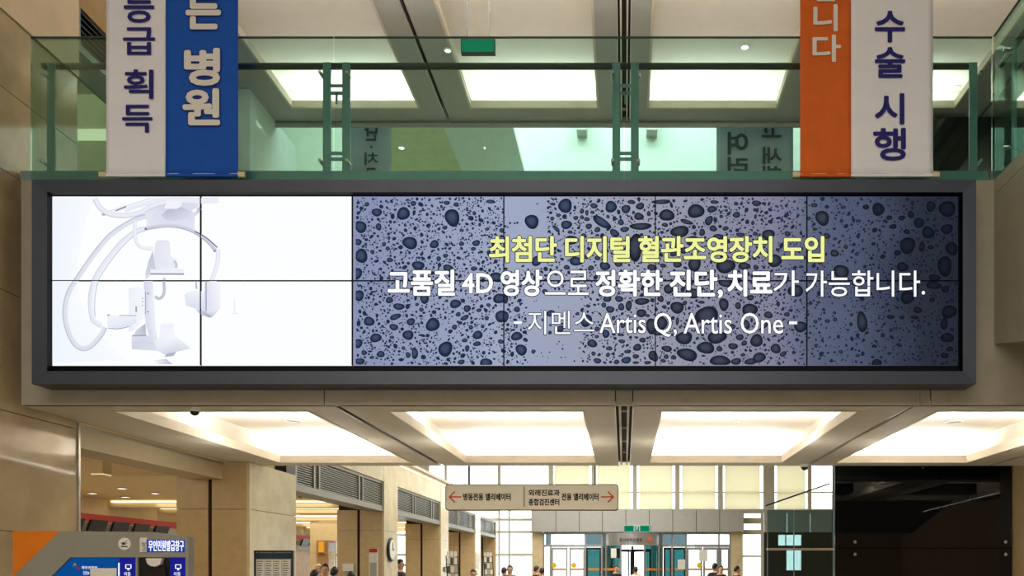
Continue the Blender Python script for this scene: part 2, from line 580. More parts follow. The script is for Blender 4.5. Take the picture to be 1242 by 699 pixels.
# near beam between wall end and the first pillar
box('beam', 'beam', arc, -5.3, -4.93, 7.41, 10.12, 2.695, 2.905)
box('beam_edge', 'alu', arc, -4.94, -4.915, 7.41, 10.12, 2.875, 2.9)


def louvre(ya, yb, k):
    g = tag(empty('louvre_panel', (XA - .05, ya, 2.7)),
            ['grey slatted air louvre over the nearest arcade opening', 'grey slatted air louvre over the second arcade opening',
             'slatted air louvre over the third arcade opening, behind the hanging sign', 'slatted air louvre over the farthest arcade opening'][k],
            'louvre', 'louvres over the arcade openings')
    box('sill', 'grille', g, XA - .35, XA - .02, ya, yb, 2.70, 2.80)
    box('backing', 'dark', g, XA - .3, XA - .16, ya, yb, 2.80, 3.25)
    box('top_rail', 'grille', g, XA - .16, XA - .03, ya, yb, 3.22, 3.27)
    L = yb - ya
    cuts = [0, .10, .19, .66, .75, 1.0] if k == 0 else [0, .06, .30, .37, .80, .87, 1.0]
    posts = []
    if k == 0:
        posts = [ya + L * .17, ya + L * .66]
    else:
        posts = [ya + L * .32, ya + L * .76]
    for y in [ya + .03] + posts + [yb - .06]:
        box('post', 'grille', g, XA - .15, XA - .02, y, y + .06, 2.80, 3.22)
        box('post', 'grille', g, XA - .15, XA - .02, y + .2, y + .26, 2.80, 3.22) if y in posts else None
    ns = 12
    for i in range(ns):
        z = 2.815 + i * (0.40 / ns)
        MB().add([(XA - .14, ya + .04, z + .022), (XA - .04, ya + .04, z), (XA - .04, yb - .02, z), (XA - .14, yb - .02, z + .022),
                  (XA - .14, ya + .04, z + .032), (XA - .04, ya + .04, z + .010), (XA - .04, yb - .02, z + .010), (XA - .14, yb - .02, z + .032)],
                 [(0, 3, 2, 1), (4, 5, 6, 7), (0, 1, 5, 4), (1, 2, 6, 5), (2, 3, 7, 6), (3, 0, 4, 7)]).build('slat', 'alu', g)


for k in range(4):
    ya, yb = PIL[k][1], PIL[k + 1][0]
    louvre(ya, yb, k)
    box('upper_wall', 'stone_pale', arc, XA - .5, XA - .0, ya + .0, yb - .012, 3.27, 3.8)
box('cornice', 'mullion', arc, XA - .52, XA + .05, 10.6, 30.2, 3.8, 3.86)
box('cornice_light', 'e_cove', arc, XA - .0, XA + .03, 11.6, 30.0, 3.70, 3.715)

# ---- counter room behind the arcade
rm = struct('wall_counter_room')
box('far_wall', 'cream', rm, -10.8, -10.6, 7.3, 30.2, 0, 3.0)
box('near_wall', 'cream', rm, -10.8, -5.5, 7.2, 7.38, 0, 3.0)
box('room_ceiling', 'cream', rm, -10.8, -5.3, 12.3, 30.2, 3.0, 3.1)
box('high_ceiling', 'cream', rm, -10.8, -5.3, 7.2, 12.3, 3.2, 3.3)
box('ceiling_step', 'cream', rm, -10.6, -5.35, 12.2, 12.3, 2.97, 3.2)
for y in (16.8, 18.6, 21.5, 24.5, 27.2):
    box('ceiling_rib', 'cream', rm, -10.6, -5.35, y + .12, y + .45, 2.86, 3.0)
    box('rib_light', 'e_cove', rm, -10.5, -5.4, y + .06, y + .10, 2.955, 2.985)
box('red_stripe', 'red', rm, -10.6, -10.52, 12.0, 30.0, 2.53, 2.68)
box('wall_recess', 'wood', rm, -10.6, -10.56, 12.0, 30.0, 1.1, 2.1)
box('bulkhead', 'fascia', rm, -10.6, -10.5, 12.0, 30.0, 2.2, 2.53)
sr = struct('trim_1')
MB().box(-5.3, -5.5 + .6, 10.2, 10.2 + .02, 2.9, 2.905).build('joint', 'dark', sr)

# ---- entrance front: windows, header, doors
YF = 30.3


def PX(a, Y=YF): return (a - VX) * Y / F
def PZ(a, Y=YF): return EYE + (VY - a) * Y / F


fr = struct('wall_front')
# solid parts between the openings
HT = 6.0
zt = PZ(568) + .25
ztop2 = PZ(619)
panes = [(520, 539), (541.5, 568), (570, 603.5), (607, 665), (671, 717.5), (722.5, 767.5), (772.5, 819), (824.5, 871), (877, 926), (939.5, 980), (984.5, 1011.5), (1020, 1060), (1066, 1110)]
edges = [500] + [v for p_ in panes for v in p_] + [1170]
for i in range(0, len(edges), 2):
    a, b_ = PX(edges[i]), PX(edges[i + 1])
    box('mullion', 'mullion', fr, a, b_, YF, YF + .18, ztop2, zt)
box('lintel', 'mullion', fr, -12.9, 9.3, YF, YF + .3, zt, HT + .1)
box('front_side_panel', 'mullion', fr, -12.9, PX(500), YF, YF + .3, 3.1, zt)
wn = 0
for i, (a, b_) in enumerate(panes):
    wn += 1
    w = tag(empty('window_%d' % wn, (PX((a + b_) / 2), YF, ztop2)), None, None, None, 'structure')
    zm = PZ(597.5)
    box('pane', 'glass_clear', w, PX(a), PX(b_), YF + .10, YF + .11, ztop2, zt)
    box('transom', 'mullion', w, PX(a), PX(b_), YF + .02, YF + .12, zm - .015, zm + .03)
    box('sill', 'mullion', w, PX(a), PX(b_), YF - .02, YF + .12, ztop2, ztop2 + .04)
    if 4 <= i <= 9:
        sl = [0, 0, 0, 0, 1.8, 2.0, 3.2, 2.8, 1.8, 2.6][i]
        sr_ = [0, 0, 0, 0, 3.0, 3.6, 3.2, 3.4, 4.2, 3.6][i]
        t = tag(MB().box(PX(a + sl), PX(b_ - sr_), YF - .04, YF - .03, ztop2 + .02, zt).build('roller_blind', 'blind'),
                ['cream roller blind in the leftmost blinded upper window, above the hanging sign end', 'cream roller blind above the right arrow of the hanging sign',
                 'cream roller blind just right of the hanging sign', 'cream roller blind second right of the hanging sign',
                 'cream roller blind above the right end of the grey header', 'cream roller blind behind the teal glass partition'][i - 4],
                'blind', 'roller blinds of the entrance windows')
# grey header of panels over the doors
hz0, hz1 = PZ(646), PZ(619.5)
hx = [646, 675.5, 703.5, 731, 759, 787, 815, 843, 871, 900]
for i in range(len(hx) - 1):
    box('header_panel', 'header', fr, PX(hx[i]) + .01, PX(hx[i + 1]) - .01, YF - .5, YF - .46, hz0, hz1)
box('header_core', 'dark', fr, PX(646), PX(900), YF - .46, YF + .1, hz0 + .01, hz1 - .01)
for a, b_ in ((646, 659), (886, 900)):
    box('door_pier', 'stone_pale', fr, PX(a), PX(b_), YF - .2, YF + .15, 0, hz0)
box('upper_band', 'mullion', fr, PX(900), 9.3, YF + .01, YF + .15, PZ(623), ztop2)
# side windows beside the doors
def side_window(xa, xb, rows, cols):
    global wn
    wn += 1
    w = tag(empty('window_%d' % wn, (PX((xa + xb) / 2), YF, 0)), None, None, None, 'structure')
    box('pane', 'glass_clear', w, PX(xa), PX(xb), YF + .05, YF + .06, 0.02, ztop2 - .01)
    for y0, y1 in rows:
        box('transom', 'mullion', w, PX(xa), PX(xb), YF, YF + .1, PZ(y1), PZ(y0))
    for a, b_ in cols:
        box('mullion_bar', 'mullion', w, PX(a), PX(b_), YF + .001, YF + .101, 0.0, ztop2 - .01)
side_window(604, 646, [(629, 632), (644, 647), (672, 674.5)], [(603, 606), (616.5, 618.5)])
side_window(900, 926.5, [(628.5, 635.5), (643, 648.5), (674, 676)], [(923, 926.5)])
for i in range(3):
    box('header_panel', 'header', fr, PX(926.5 + i * 28) + .01, PX(926.5 + (i + 1) * 28) - .01, YF - .02, YF + .02, hz0, ztop2)
for a, b_, c, d in ((926.5, 944, 646, 700), (972, 1010, 646, 700), (944, 972, 646, 649), (944, 972, 662, 668), (944, 972, 692, 700), (944, 954, 668, 692)):
    box('dark_reflection_panel', 'darkframe', fr, PX(a), PX(b_), YF, YF + .1, PZ(d) if d < 700 else 0, PZ(c))  # dark panels added to stand for reflections in the teal partition
wn += 1
w = tag(empty('window_%d' % wn, (PX(960), YF, 1.6)), None, None, None, 'structure')
box('pane', 'glass_clear', w, PX(944), PX(972), YF + .05, YF + .06, PZ(692), PZ(649))
box('mullion_bar', 'mullion', w, PX(952.5), PX(953.8), YF + .01, YF + .09, PZ(662), PZ(649))
side_window(500, 603, [(629, 632), (672, 674.5)], [(520, 523), (545, 548), (570, 573)])
side_window(340, 500, [(648, 650), (672, 674.5)], [(340, 344), (372, 376), (404, 408), (436, 440), (468, 472), (496, 500)])
box('front_right_wall', 'stone_pale', fr, PX(1010), 9.3, YF, YF + .2, 0, ztop2)

# doors and transoms
d1 = struct('door_1')     # the whole glazed door screen
tz0, tz1 = PZ(662.5), PZ(647.5)
box('head_rail', 'silver', d1, PX(660), PX(886), YF - .12, YF - .02, PZ(648.5), hz0)
box('mid_rail', 'silver', d1, PX(660), PX(730), YF - .12, YF - .02, PZ(664), PZ(661))
box('mid_rail', 'silver', d1, PX(803), PX(886), YF - .12, YF - .02, PZ(664), PZ(661))
for a, b_, m in ((662, 668, 'glass_dark'), (668.5, 709.5, 'glass_clear'), (711, 729, 'glass_dark'), (804, 814, 'glass_dark'), (815.5, 831, 'glass_dark'), (834, 870, 'glass_clear'), (873.5, 884, 'glass_clear')):
    box('transom_pane', m, d1, PX(a), PX(b_), YF - .08, YF - .07, PZ(661), PZ(648.5))
for a in (660, 668, 710, 730, 803, 815, 832, 871.5, 885):
    box('door_post', 'silver', d1, PX(a) - .03, PX(a) + .03, YF - .13, YF - .01, 0, hz0 - .01)


def leaf(a, b_, m, name='door_leaf'):
    fmd = MB()
    x0, x1 = PX(a), PX(b_)
    zt_ = PZ(664.3)
    fmd.box(x0, x0 + .07, YF - .10, YF - .05, 0.01, zt_).box(x1 - .07, x1, YF - .10, YF - .05, 0.01, zt_)
    fmd.box(x0 + .07, x1 - .07, YF - .10, YF - .05, zt_ - .09, zt_).box(x0 + .07, x1 - .07, YF - .10, YF - .05, 0.01, .2)
    o = fmd.build(name, m[0], d1)
    MB().box(x0 + .07, x1 - .07, YF - .08, YF - .07, .2, zt_ - .09).build('leaf_glass', m[1], o)
    MB().box(x0 + .07, x1 - .07, YF - .105, YF - .085, PZ(692.2), PZ(689.6)).build('safety_stripe', 'stripe', o)
    MB().tube((x1 - .12, YF - .15, .9), (x1 - .12, YF - .15, 1.3), .015).build('door_handle', 'chrome', o)


for a, b_, g_ in ((669, 689, 'glass_clear'), (690.5, 709.5, 'glass_clear'), (711, 729.5, 'glass_door'), (804.5, 814.5, 'glass_door'), (815.5, 831.5, 'glass_door'), (833, 851.5, 'glass_clear'), (852.5, 871, 'glass_clear'), (872.5, 884.5, 'glass_clear')):
    leaf(a, b_, ('silver' if g_ == 'glass_clear' else 'darkframe', g_))
# revolving door: drum of posts with curved glass, sign band and wings
rv = struct('door_2')
cx, R = PX(767), (PX(803) - PX(731)) / 2
cy = YF - .1
n = 24
band = MB()
zb0, zb1 = PZ(663), PZ(648.3)
for k in range(n):
    a0, a1 = math.pi + math.pi * k / n, math.pi + math.pi * (k + 1) / n
    P = [(cx + R * math.cos(a), cy + R * math.sin(a)) for a in (a0, a1)]
    Q = [(cx + (R - .05) * math.cos(a), cy + (R - .05) * math.sin(a)) for a in (a0, a1)]
    band.add([(P[0][0], P[0][1], zb0), (P[1][0], P[1][1], zb0), (P[1][0], P[1][1], zb1), (P[0][0], P[0][1], zb1),
              (Q[0][0], Q[0][1], zb0), (Q[1][0], Q[1][1], zb0), (Q[1][0], Q[1][1], zb1), (Q[0][0], Q[0][1], zb1)],
             [(0, 1, 2, 3), (7, 6, 5, 4), (0, 4, 5, 1), (3, 2, 6, 7)])
band.build('sign_band', 'silver', rv, smooth=False)
gl = MB()
for k in range(n):
    if 9 <= k <= 14: continue
    a0, a1 = math.pi + math.pi * k / n, math.pi + math.pi * (k + 1) / n
    P = [(cx + (R - .02) * math.cos(a), cy + (R - .02) * math.sin(a)) for a in (a0, a1)]
    gl.add([(P[0][0], P[0][1], 0.01), (P[1][0], P[1][1], 0.01), (P[1][0], P[1][1], zb0), (P[0][0], P[0][1], zb0)], [(0, 1, 2, 3)])
g_o = gl.build('curved_glass', 'glass_door', rv)
so = g_o.modifiers.new('t', 'SOLIDIFY'); so.thickness = .012
st = MB()
for k in range(n):
    if 9 <= k <= 14: continue
    a0, a1 = math.pi + math.pi * k / n, math.pi + math.pi * (k + 1) / n
    P = [(cx + (R + .0) * math.cos(a), cy + (R + .0) * math.sin(a)) for a in (a0, a1)]
    st.add([(P[0][0], P[0][1], PZ(692.2)), (P[1][0], P[1][1], PZ(692.2)), (P[1][0], P[1][1], PZ(689.6)), (P[0][0], P[0][1], PZ(689.6))], [(0, 1, 2, 3)])
s_o = st.build('safety_stripe', 'stripe', rv)
so = s_o.modifiers.new('t', 'SOLIDIFY'); so.thickness = .004
for k in (0, 4, 9, 15, 20, 24):
    a = math.pi + math.pi * k / n
    MB().tube((cx + R * math.cos(a), cy + R * math.sin(a), 0), (cx + R * math.cos(a), cy + R * math.sin(a), zb0), .035).build('drum_post', 'silver', rv)
MB().tube((cx, cy - .2, 0), (cx, cy - .2, zb0), .05).build('centre_shaft', 'darkframe', rv)
for k in range(3):
    a = math.radians(200 + k * 60)
    dx, dy = math.cos(a), math.sin(a)
    p0, p1 = Vector((cx, cy - .2, .05)), Vector((cx + dx * 0.85, cy - .2 + dy * .78, .05))
    b = MB()
    t = Vector((-dy, dx, 0)) * .02
    for (u0, u1, z0, z1) in ((.03, .1, .05, 2.3), (.93, 1, .05, 2.3), (.1, .93, 2.2, 2.3), (.1, .93, .05, .2)):
        A_, B_ = p0.lerp(p1, u0), p0.lerp(p1, u1)
        b.add([A_ - t + Vector((0, 0, z0 - .05)), B_ - t + Vector((0, 0, z0 - .05)), B_ + t + Vector((0, 0, z0 - .05)), A_ + t + Vector((0, 0, z0 - .05)),
               A_ - t + Vector((0, 0, z1 - .05)), B_ - t + Vector((0, 0, z1 - .05)), B_ + t + Vector((0, 0, z1 - .05)), A_ + t + Vector((0, 0, z1 - .05))],
              [(0, 3, 2, 1), (4, 5, 6, 7), (0, 1, 5, 4), (1, 2, 6, 5), (2, 3, 7, 6), (3, 0, 4, 7)])
    w_ = b.build('wing', 'darkframe', rv)
lettering('울산대학교병원', (751, 653, 779, 657.5), YF - 1.22, 'ink_dark', rv, 0.01)
em = MB()
c0 = W(788, 654.5, YF - 1.12)
for k in range(8):
    a = k * math.pi / 4
    em.prism([(c0.x + .03 * math.cos(a - .6), c0.z + .03 * math.sin(a - .6)), (c0.x + .15 * math.cos(a), c0.z + .09 * math.sin(a)), (c0.x + .03 * math.cos(a + .6), c0.z + .03 * math.sin(a + .6))], c0.y, c0.y + .01)
em.build('orange_emblem', 'ink_orange', rv)

# stickers and posters on the doors
for k, (px, py) in enumerate(((672, 686), (696, 686), (848.5, 686))):
    t = MB().lathe((PX(px, YF - .14), YF - .14, PZ(py, YF - .14)), [(.1, 0), (.1, .01)], 16, 'y').build('door_sticker', 'yellow')
    tag(t, ['round yellow sticker on the leftmost entrance door', 'round yellow sticker on the second entrance door from the left', 'round yellow sticker on the right entrance door'][k], 'sticker', 'yellow door stickers')
for k, (a, b_, c, d) in enumerate(((741, 752, 665.5, 677), (822, 831, 679, 691), (848, 858, 667, 681))):
    t = MB().box(PX(a, YF - 1.0 if k == 0 else YF - .15), PX(b_, YF - 1.0 if k == 0 else YF - .15), (YF - 1.0 if k == 0 else YF - .15), (YF - .99 if k == 0 else YF - .14),
                 PZ(d, YF - 1.0 if k == 0 else YF - .15), PZ(c, YF - 1.0 if k == 0 else YF - .15)).build('door_poster', 'paper')
    tag(t, ['white and blue poster on the left of the revolving door', 'white notice on the door just right of the revolving door', 'white notice high on the right entrance door'][k], 'notice')

# ceilings of the entrance hall and the high atrium
struct('ceiling_entrance', MB().box(-12.9, 9.5, 16.1, YF + .2, HT, HT + .2), 'paint')
aw = struct('wall_atrium')
box('white_wall', 'mint_wall', aw, -10, 9.5, 16.0, 16.15, HT, 12.2)
box('side_wall', 'mint_wall', aw, -10.1, -10, 11.1, 16.1, 3.2, 12.2)
box('atrium_ceiling', 'paint', aw, -10, 9.5, 11.0, 16.1, 12.0, 12.2)
box('back_wall', 'paint', aw, -10, 9.5, 11.0, 11.05, ZC + .5, 12.2)
box('high_soffit', 'olive', aw, -4.35, -2.8, 12.6, 15.9, 8.46, 8.8)
MB().prism([(-2.8, 8.46), (-2.8, 8.8), (-1.85, 9.05), (-1.85, 8.95)], 12.6, 15.9).build('sloping_soffit', 'mint_wall', aw)
box('small_bracket', 'header', aw, W(700, 0, 15.9).x, W(712, 0, 15.9).x, 15.7, 16, W(0, 164, 15.9).z, W(0, 140, 15.9).z)
box('small_bracket', 'header', aw, W(784, 0, 15.9).x, W(797, 0, 15.9).x, 15.7, 16, W(0, 164, 15.9).z, W(0, 140, 15.9).z)
box('wide_wall', 'cream', aw, -13, -12.9, 11, YF, 3.1, HT)

# ---- black glass wall on the right, teal glass partition beside it
YG = 11.3
bg = struct('wall_right_glass')
box('backing', 'bezel', bg, 2.90, 6.0, YG + .04, YG + .2, 0, 12)
zg = [0, 1.88, 4.3, 6.7, 9.1, 11.9]
for (x0, x1) in ((2.89, 5.31),):
    for i in range(len(zg) - 1):
        p_ = box('black_pane', 'black_glass', bg, x0, x1, YG, YG + .012, zg[i] + .006, zg[i + 1] - .006)
        for xx in (x0 + .27, x1 - .09):
            for zz in (zg[i] + .085, zg[i + 1] - .085):
                MB().lathe((xx, YG - .02, zz), [(.022, 0), (.024, .01), (.018, .025)], 12, 'y').build('bolt', 'chrome', p_)
        MB().lathe((x0 + 1.2, YG - .02, zg[i] + 1.1), [(.012, 0), (.012, .025)], 10, 'y').build('bolt', 'chrome', p_)
box('backing', 'bezel', bg, 2.90, 9.2, 10.68, 10.8, ZD + .1, ZC - .1)
for (x0, x1) in ((2.9, 5.0), (5.01, 7.1)):
    box('black_pane', 'black_glass', bg, x0, x1, 10.65, 10.665, ZD + .1, ZC - .06)  # black panes added where the bay above the bridge is only dark
box('end_pillar', 'stone_col', bg, 5.33, 6.6, 10.9, YG + .3, 0, 12)
tp = thing('glass_partition', (2.4, YG, 0), 'tall teal tinted glass partition left of the black glass wall', 'partition')
for (a, b_) in ((931, 962.5), (963.5, 1011)):
    box('pane', 'glass_teal', tp, PX(a, YG), PX(b_, YG), YG, YG + .012, 0.0, 1.85)
    box('pane', 'glass_teal', tp, PX(a, YG), PX(b_, YG), YG, YG + .012, 1.88, PZ(619, YG))
box('rail', 'alu', tp, PX(930, YG), PX(1012, YG), YG - .01, YG + .03, 1.85, 1.88)
a_, b2 = W(928, 614, YG), W(1006, 587, YG)
MB().tube((a_.x, YG - .03, a_.z), (b2.x, YG - .03, b2.z), .011).build('diagonal_rod', 'darkframe', tp)  # thin dark diagonal across the panes
for x in (931, 963, 1011):
    MB().tube((PX(x, YG), YG + .006, 0), (PX(x, YG), YG + .006, PZ(619, YG)), .008).build('edge_post', 'steel', tp)

# outside
t = thing('outside_building', (0, 60, 0), 'pale building seen bright beyond the entrance windows', 'building')
MB().box(6, 16, 60, 70, -.05, 7.0).build('wall', 'building', t)
for i in range(3):
    for j in range(2):
        box('window', 'header', t, 7 + i * 3, 8.2 + i * 3, 59.95, 60, 1 + j * 3, 2.6 + j * 3)
t = thing('outside_building', (0, 60, 0), 'low pale building seen through the windows left of the entrance doors', 'building')
MB().box(-16, -7, 62, 70, -.05, 4.2).build('wall', 'building', t)
for i in range(4):
    box('window', 'header', t, -15 + i * 2.2, -14 + i * 2.2, 61.95, 62, 1.4, 2.9)

# ------------------------------------------------------------------ video wall
YP = 6.45
vw = thing('video_wall', (-0.94, 6.5, 3.03), 'wide charcoal framed video wall of twelve screens hung across the bridge', 'screen')
fx0, fx1 = W(38.5, 0, 6.38).x, W(1184, 0, 6.38).x
fz0, fz1 = W(0, 466, 6.38).z, W(0, 218, 6.38).z
ix0, ix1 = W(56, 0, 6.38).x, W(1168.5, 0, 6.38).x
iz0, iz1 = W(0, 450, 6.38).z, W(0, 232.5, 6.38).z
# frame: outer box ring with slightly sloped inner faces
b = MB()
O = [(fx0, fz0), (fx1, fz0), (fx1, fz1), (fx0, fz1)]
I = [(ix0, iz0), (ix1, iz0), (ix1, iz1), (ix0, iz1)]
vsf = [(x, 6.38, z) for x, z in O] + [(x, 6.39, z) for x, z in I] + [(x, 6.46, z) for x, z in I] + [(x, 6.595, z) for x, z in O]
fsf = []
for k in range(4):
    k2 = (k + 1) % 4
    fsf += [(k, k2, 4 + k2, 4 + k), (4 + k, 4 + k2, 8 + k2, 8 + k), (12 + k, 12 + k2, k2, k)]
fsf += [(12, 15, 14, 13)]
for q_ in (1, 4, 7, 10): pass
b.add(vsf, fsf)
b.mi = [1 if (i < 12 and i % 3 == 1) else 0 for i in range(len(fsf))]
b.build('frame', ['frame', 'bezel'], vw)
box('top_trim', 'alu', vw, fx0, fx1, 6.40, 6.58, fz1, fz1 + .008)
box('inner_bezel', 'bezel', vw, ix0, ix1, YP + .004, YP + .012, iz0, iz1)
sx0, sx1 = W(60.5, 0, YP).x, W(1162, 0, YP).x
sz0, sz1 = W(0, 443.8, YP).z, W(0, 238.5, YP).z
SPLIT = W(430.5, 0, YP).x

# screen picture background: blue grey, darker to the right; picture coordinates run in metres along the wall
def pic_ramp(nt, scale_col=None):
    g = nt.nodes.new('ShaderNodeNewGeometry')
    sp = nt.nodes.new('ShaderNodeSeparateXYZ')
    nt.links.new(g.outputs['Position'], sp.inputs[0])
    mr = nt.nodes.new('ShaderNodeMapRange')
    mr.inputs['From Min'].default_value = SPLIT
    mr.inputs['From Max'].default_value = sx1
    nt.links.new(sp.outputs['X'], mr.inputs['Value'])
    return mr, g, sp


pm = bpy.data.materials.new('screen_microscope_picture')
pm.use_nodes = True
nt = pm.node_tree
nt.nodes.clear()
mr, g_, sp_ = pic_ramp(nt)
ns_ = nt.nodes.new('ShaderNodeTexNoise')
ns_.inputs['Scale'].default_value = 1.6
ns_.inputs['Detail'].default_value = 2
nt.links.new(g_.outputs['Position'], ns_.inputs['Vector'])
ad = nt.nodes.new('ShaderNodeMath'); ad.operation = 'MULTIPLY_ADD'
ad.inputs[1].default_value = 0.12; ad.inputs[2].default_value = -0.06
nt.links.new(ns_.outputs['Fac'], ad.inputs[0])
ad2 = nt.nodes.new('ShaderNodeMath'); ad2.operation = 'ADD'
nt.links.new(mr.outputs[0], ad2.inputs[0]); nt.links.new(ad.outputs[0], ad2.inputs[1])
rp = nt.nodes.new('ShaderNodeValToRGB')
cr = rp.color_ramp
stops = [(0.0, (136, 144, 178)), (0.25, (158, 168, 194)), (0.5, (152, 155, 172)), (0.70, (128, 128, 152)), (0.77, (92, 100, 124)), (0.86, (68, 76, 98)), (0.93, (46, 50, 62)), (1.0, (36, 40, 50))]
cr.elements[0].position, cr.elements[0].color = stops[0][0], lin(stops[0][1])
cr.elements[1].position, cr.elements[1].color = stops[-1][0], lin(stops[-1][1])
for s_, c_ in stops[1:-1]:
    e_ = cr.elements.new(s_); e_.color = lin(c_)
nt.links.new(ad2.outputs[0], rp.inputs['Fac'])
em_ = nt.nodes.new('ShaderNodeEmission')
nt.links.new(rp.outputs['Color'], em_.inputs[0])
om_ = nt.nodes.new('ShaderNodeOutputMaterial')
nt.links.new(em_.outputs[0], om_.inputs[0])
M['e_pic'] = pm

pb = bpy.data.materials.new('screen_droplets')
pb.use_nodes = True
nt = pb.node_tree
nt.nodes.clear()
at = nt.nodes.new('ShaderNodeVertexColor'); at.layer_name = 'Col'
em_ = nt.nodes.new('ShaderNodeEmission')
om_ = nt.nodes.new('ShaderNodeOutputMaterial')
nt.links.new(at.outputs['Color'], em_.inputs[0])
nt.links.new(em_.outputs[0], om_.inputs[0])
M['e_vcol'] = pb

colw = (sx1 - sx0) / 6
rowh = (sz1 - sz0) / 2
gp = .0042
for r in range(2):
    for c in range(6):
        x0, x1 = sx0 + c * colw + (gp if c else 0), sx0 + (c + 1) * colw - (gp if c < 5 else 0)
        z0, z1 = sz0 + r * rowh + (gp * .8 if r else 0), sz0 + (r + 1) * rowh - (gp * .8 if r == 0 else 0)
        pnl = box('display_panel', 'e_white' if c < 2 else 'e_pic', vw, x0, x1, YP, YP + .004, z0, z1)


class VC:
    """flat coloured picture elements on the screens, colours per vertex"""
    def __init__(s): s.v, s.f, s.c = [], [], []

    def poly(s, pts, col, y, cols=None):
        b = len(s.v)
        for p in pts: s.v.append((p[0], y, p[1]))
        s.f.append(tuple(range(b, b + len(pts))))
        s.c += cols if cols else [col] * len(pts)

    def build(s, name, parent):
        o0 = parent['_org']
        me = bpy.data.meshes.new(name)
        me.from_pydata([(v[0] - o0[0], v[1] - o0[1], v[2] - o0[2]) for v in s.v], [], s.f)
        a = me.color_attributes.new('Col', 'FLOAT_COLOR', 'POINT')
        for i, c in enumerate(s.c): a.data[i].color = c
        me.materials.append(M['e_vcol'])
        o = bpy.data.objects.new(name, me)
        COL.objects.link(o)
        o.parent = parent
        return o


def shade(px):
    t = (px - 430) / 732.0
    return 1.0 if t < .7 else max(.42, 1 - (t - .7) * 1.9)


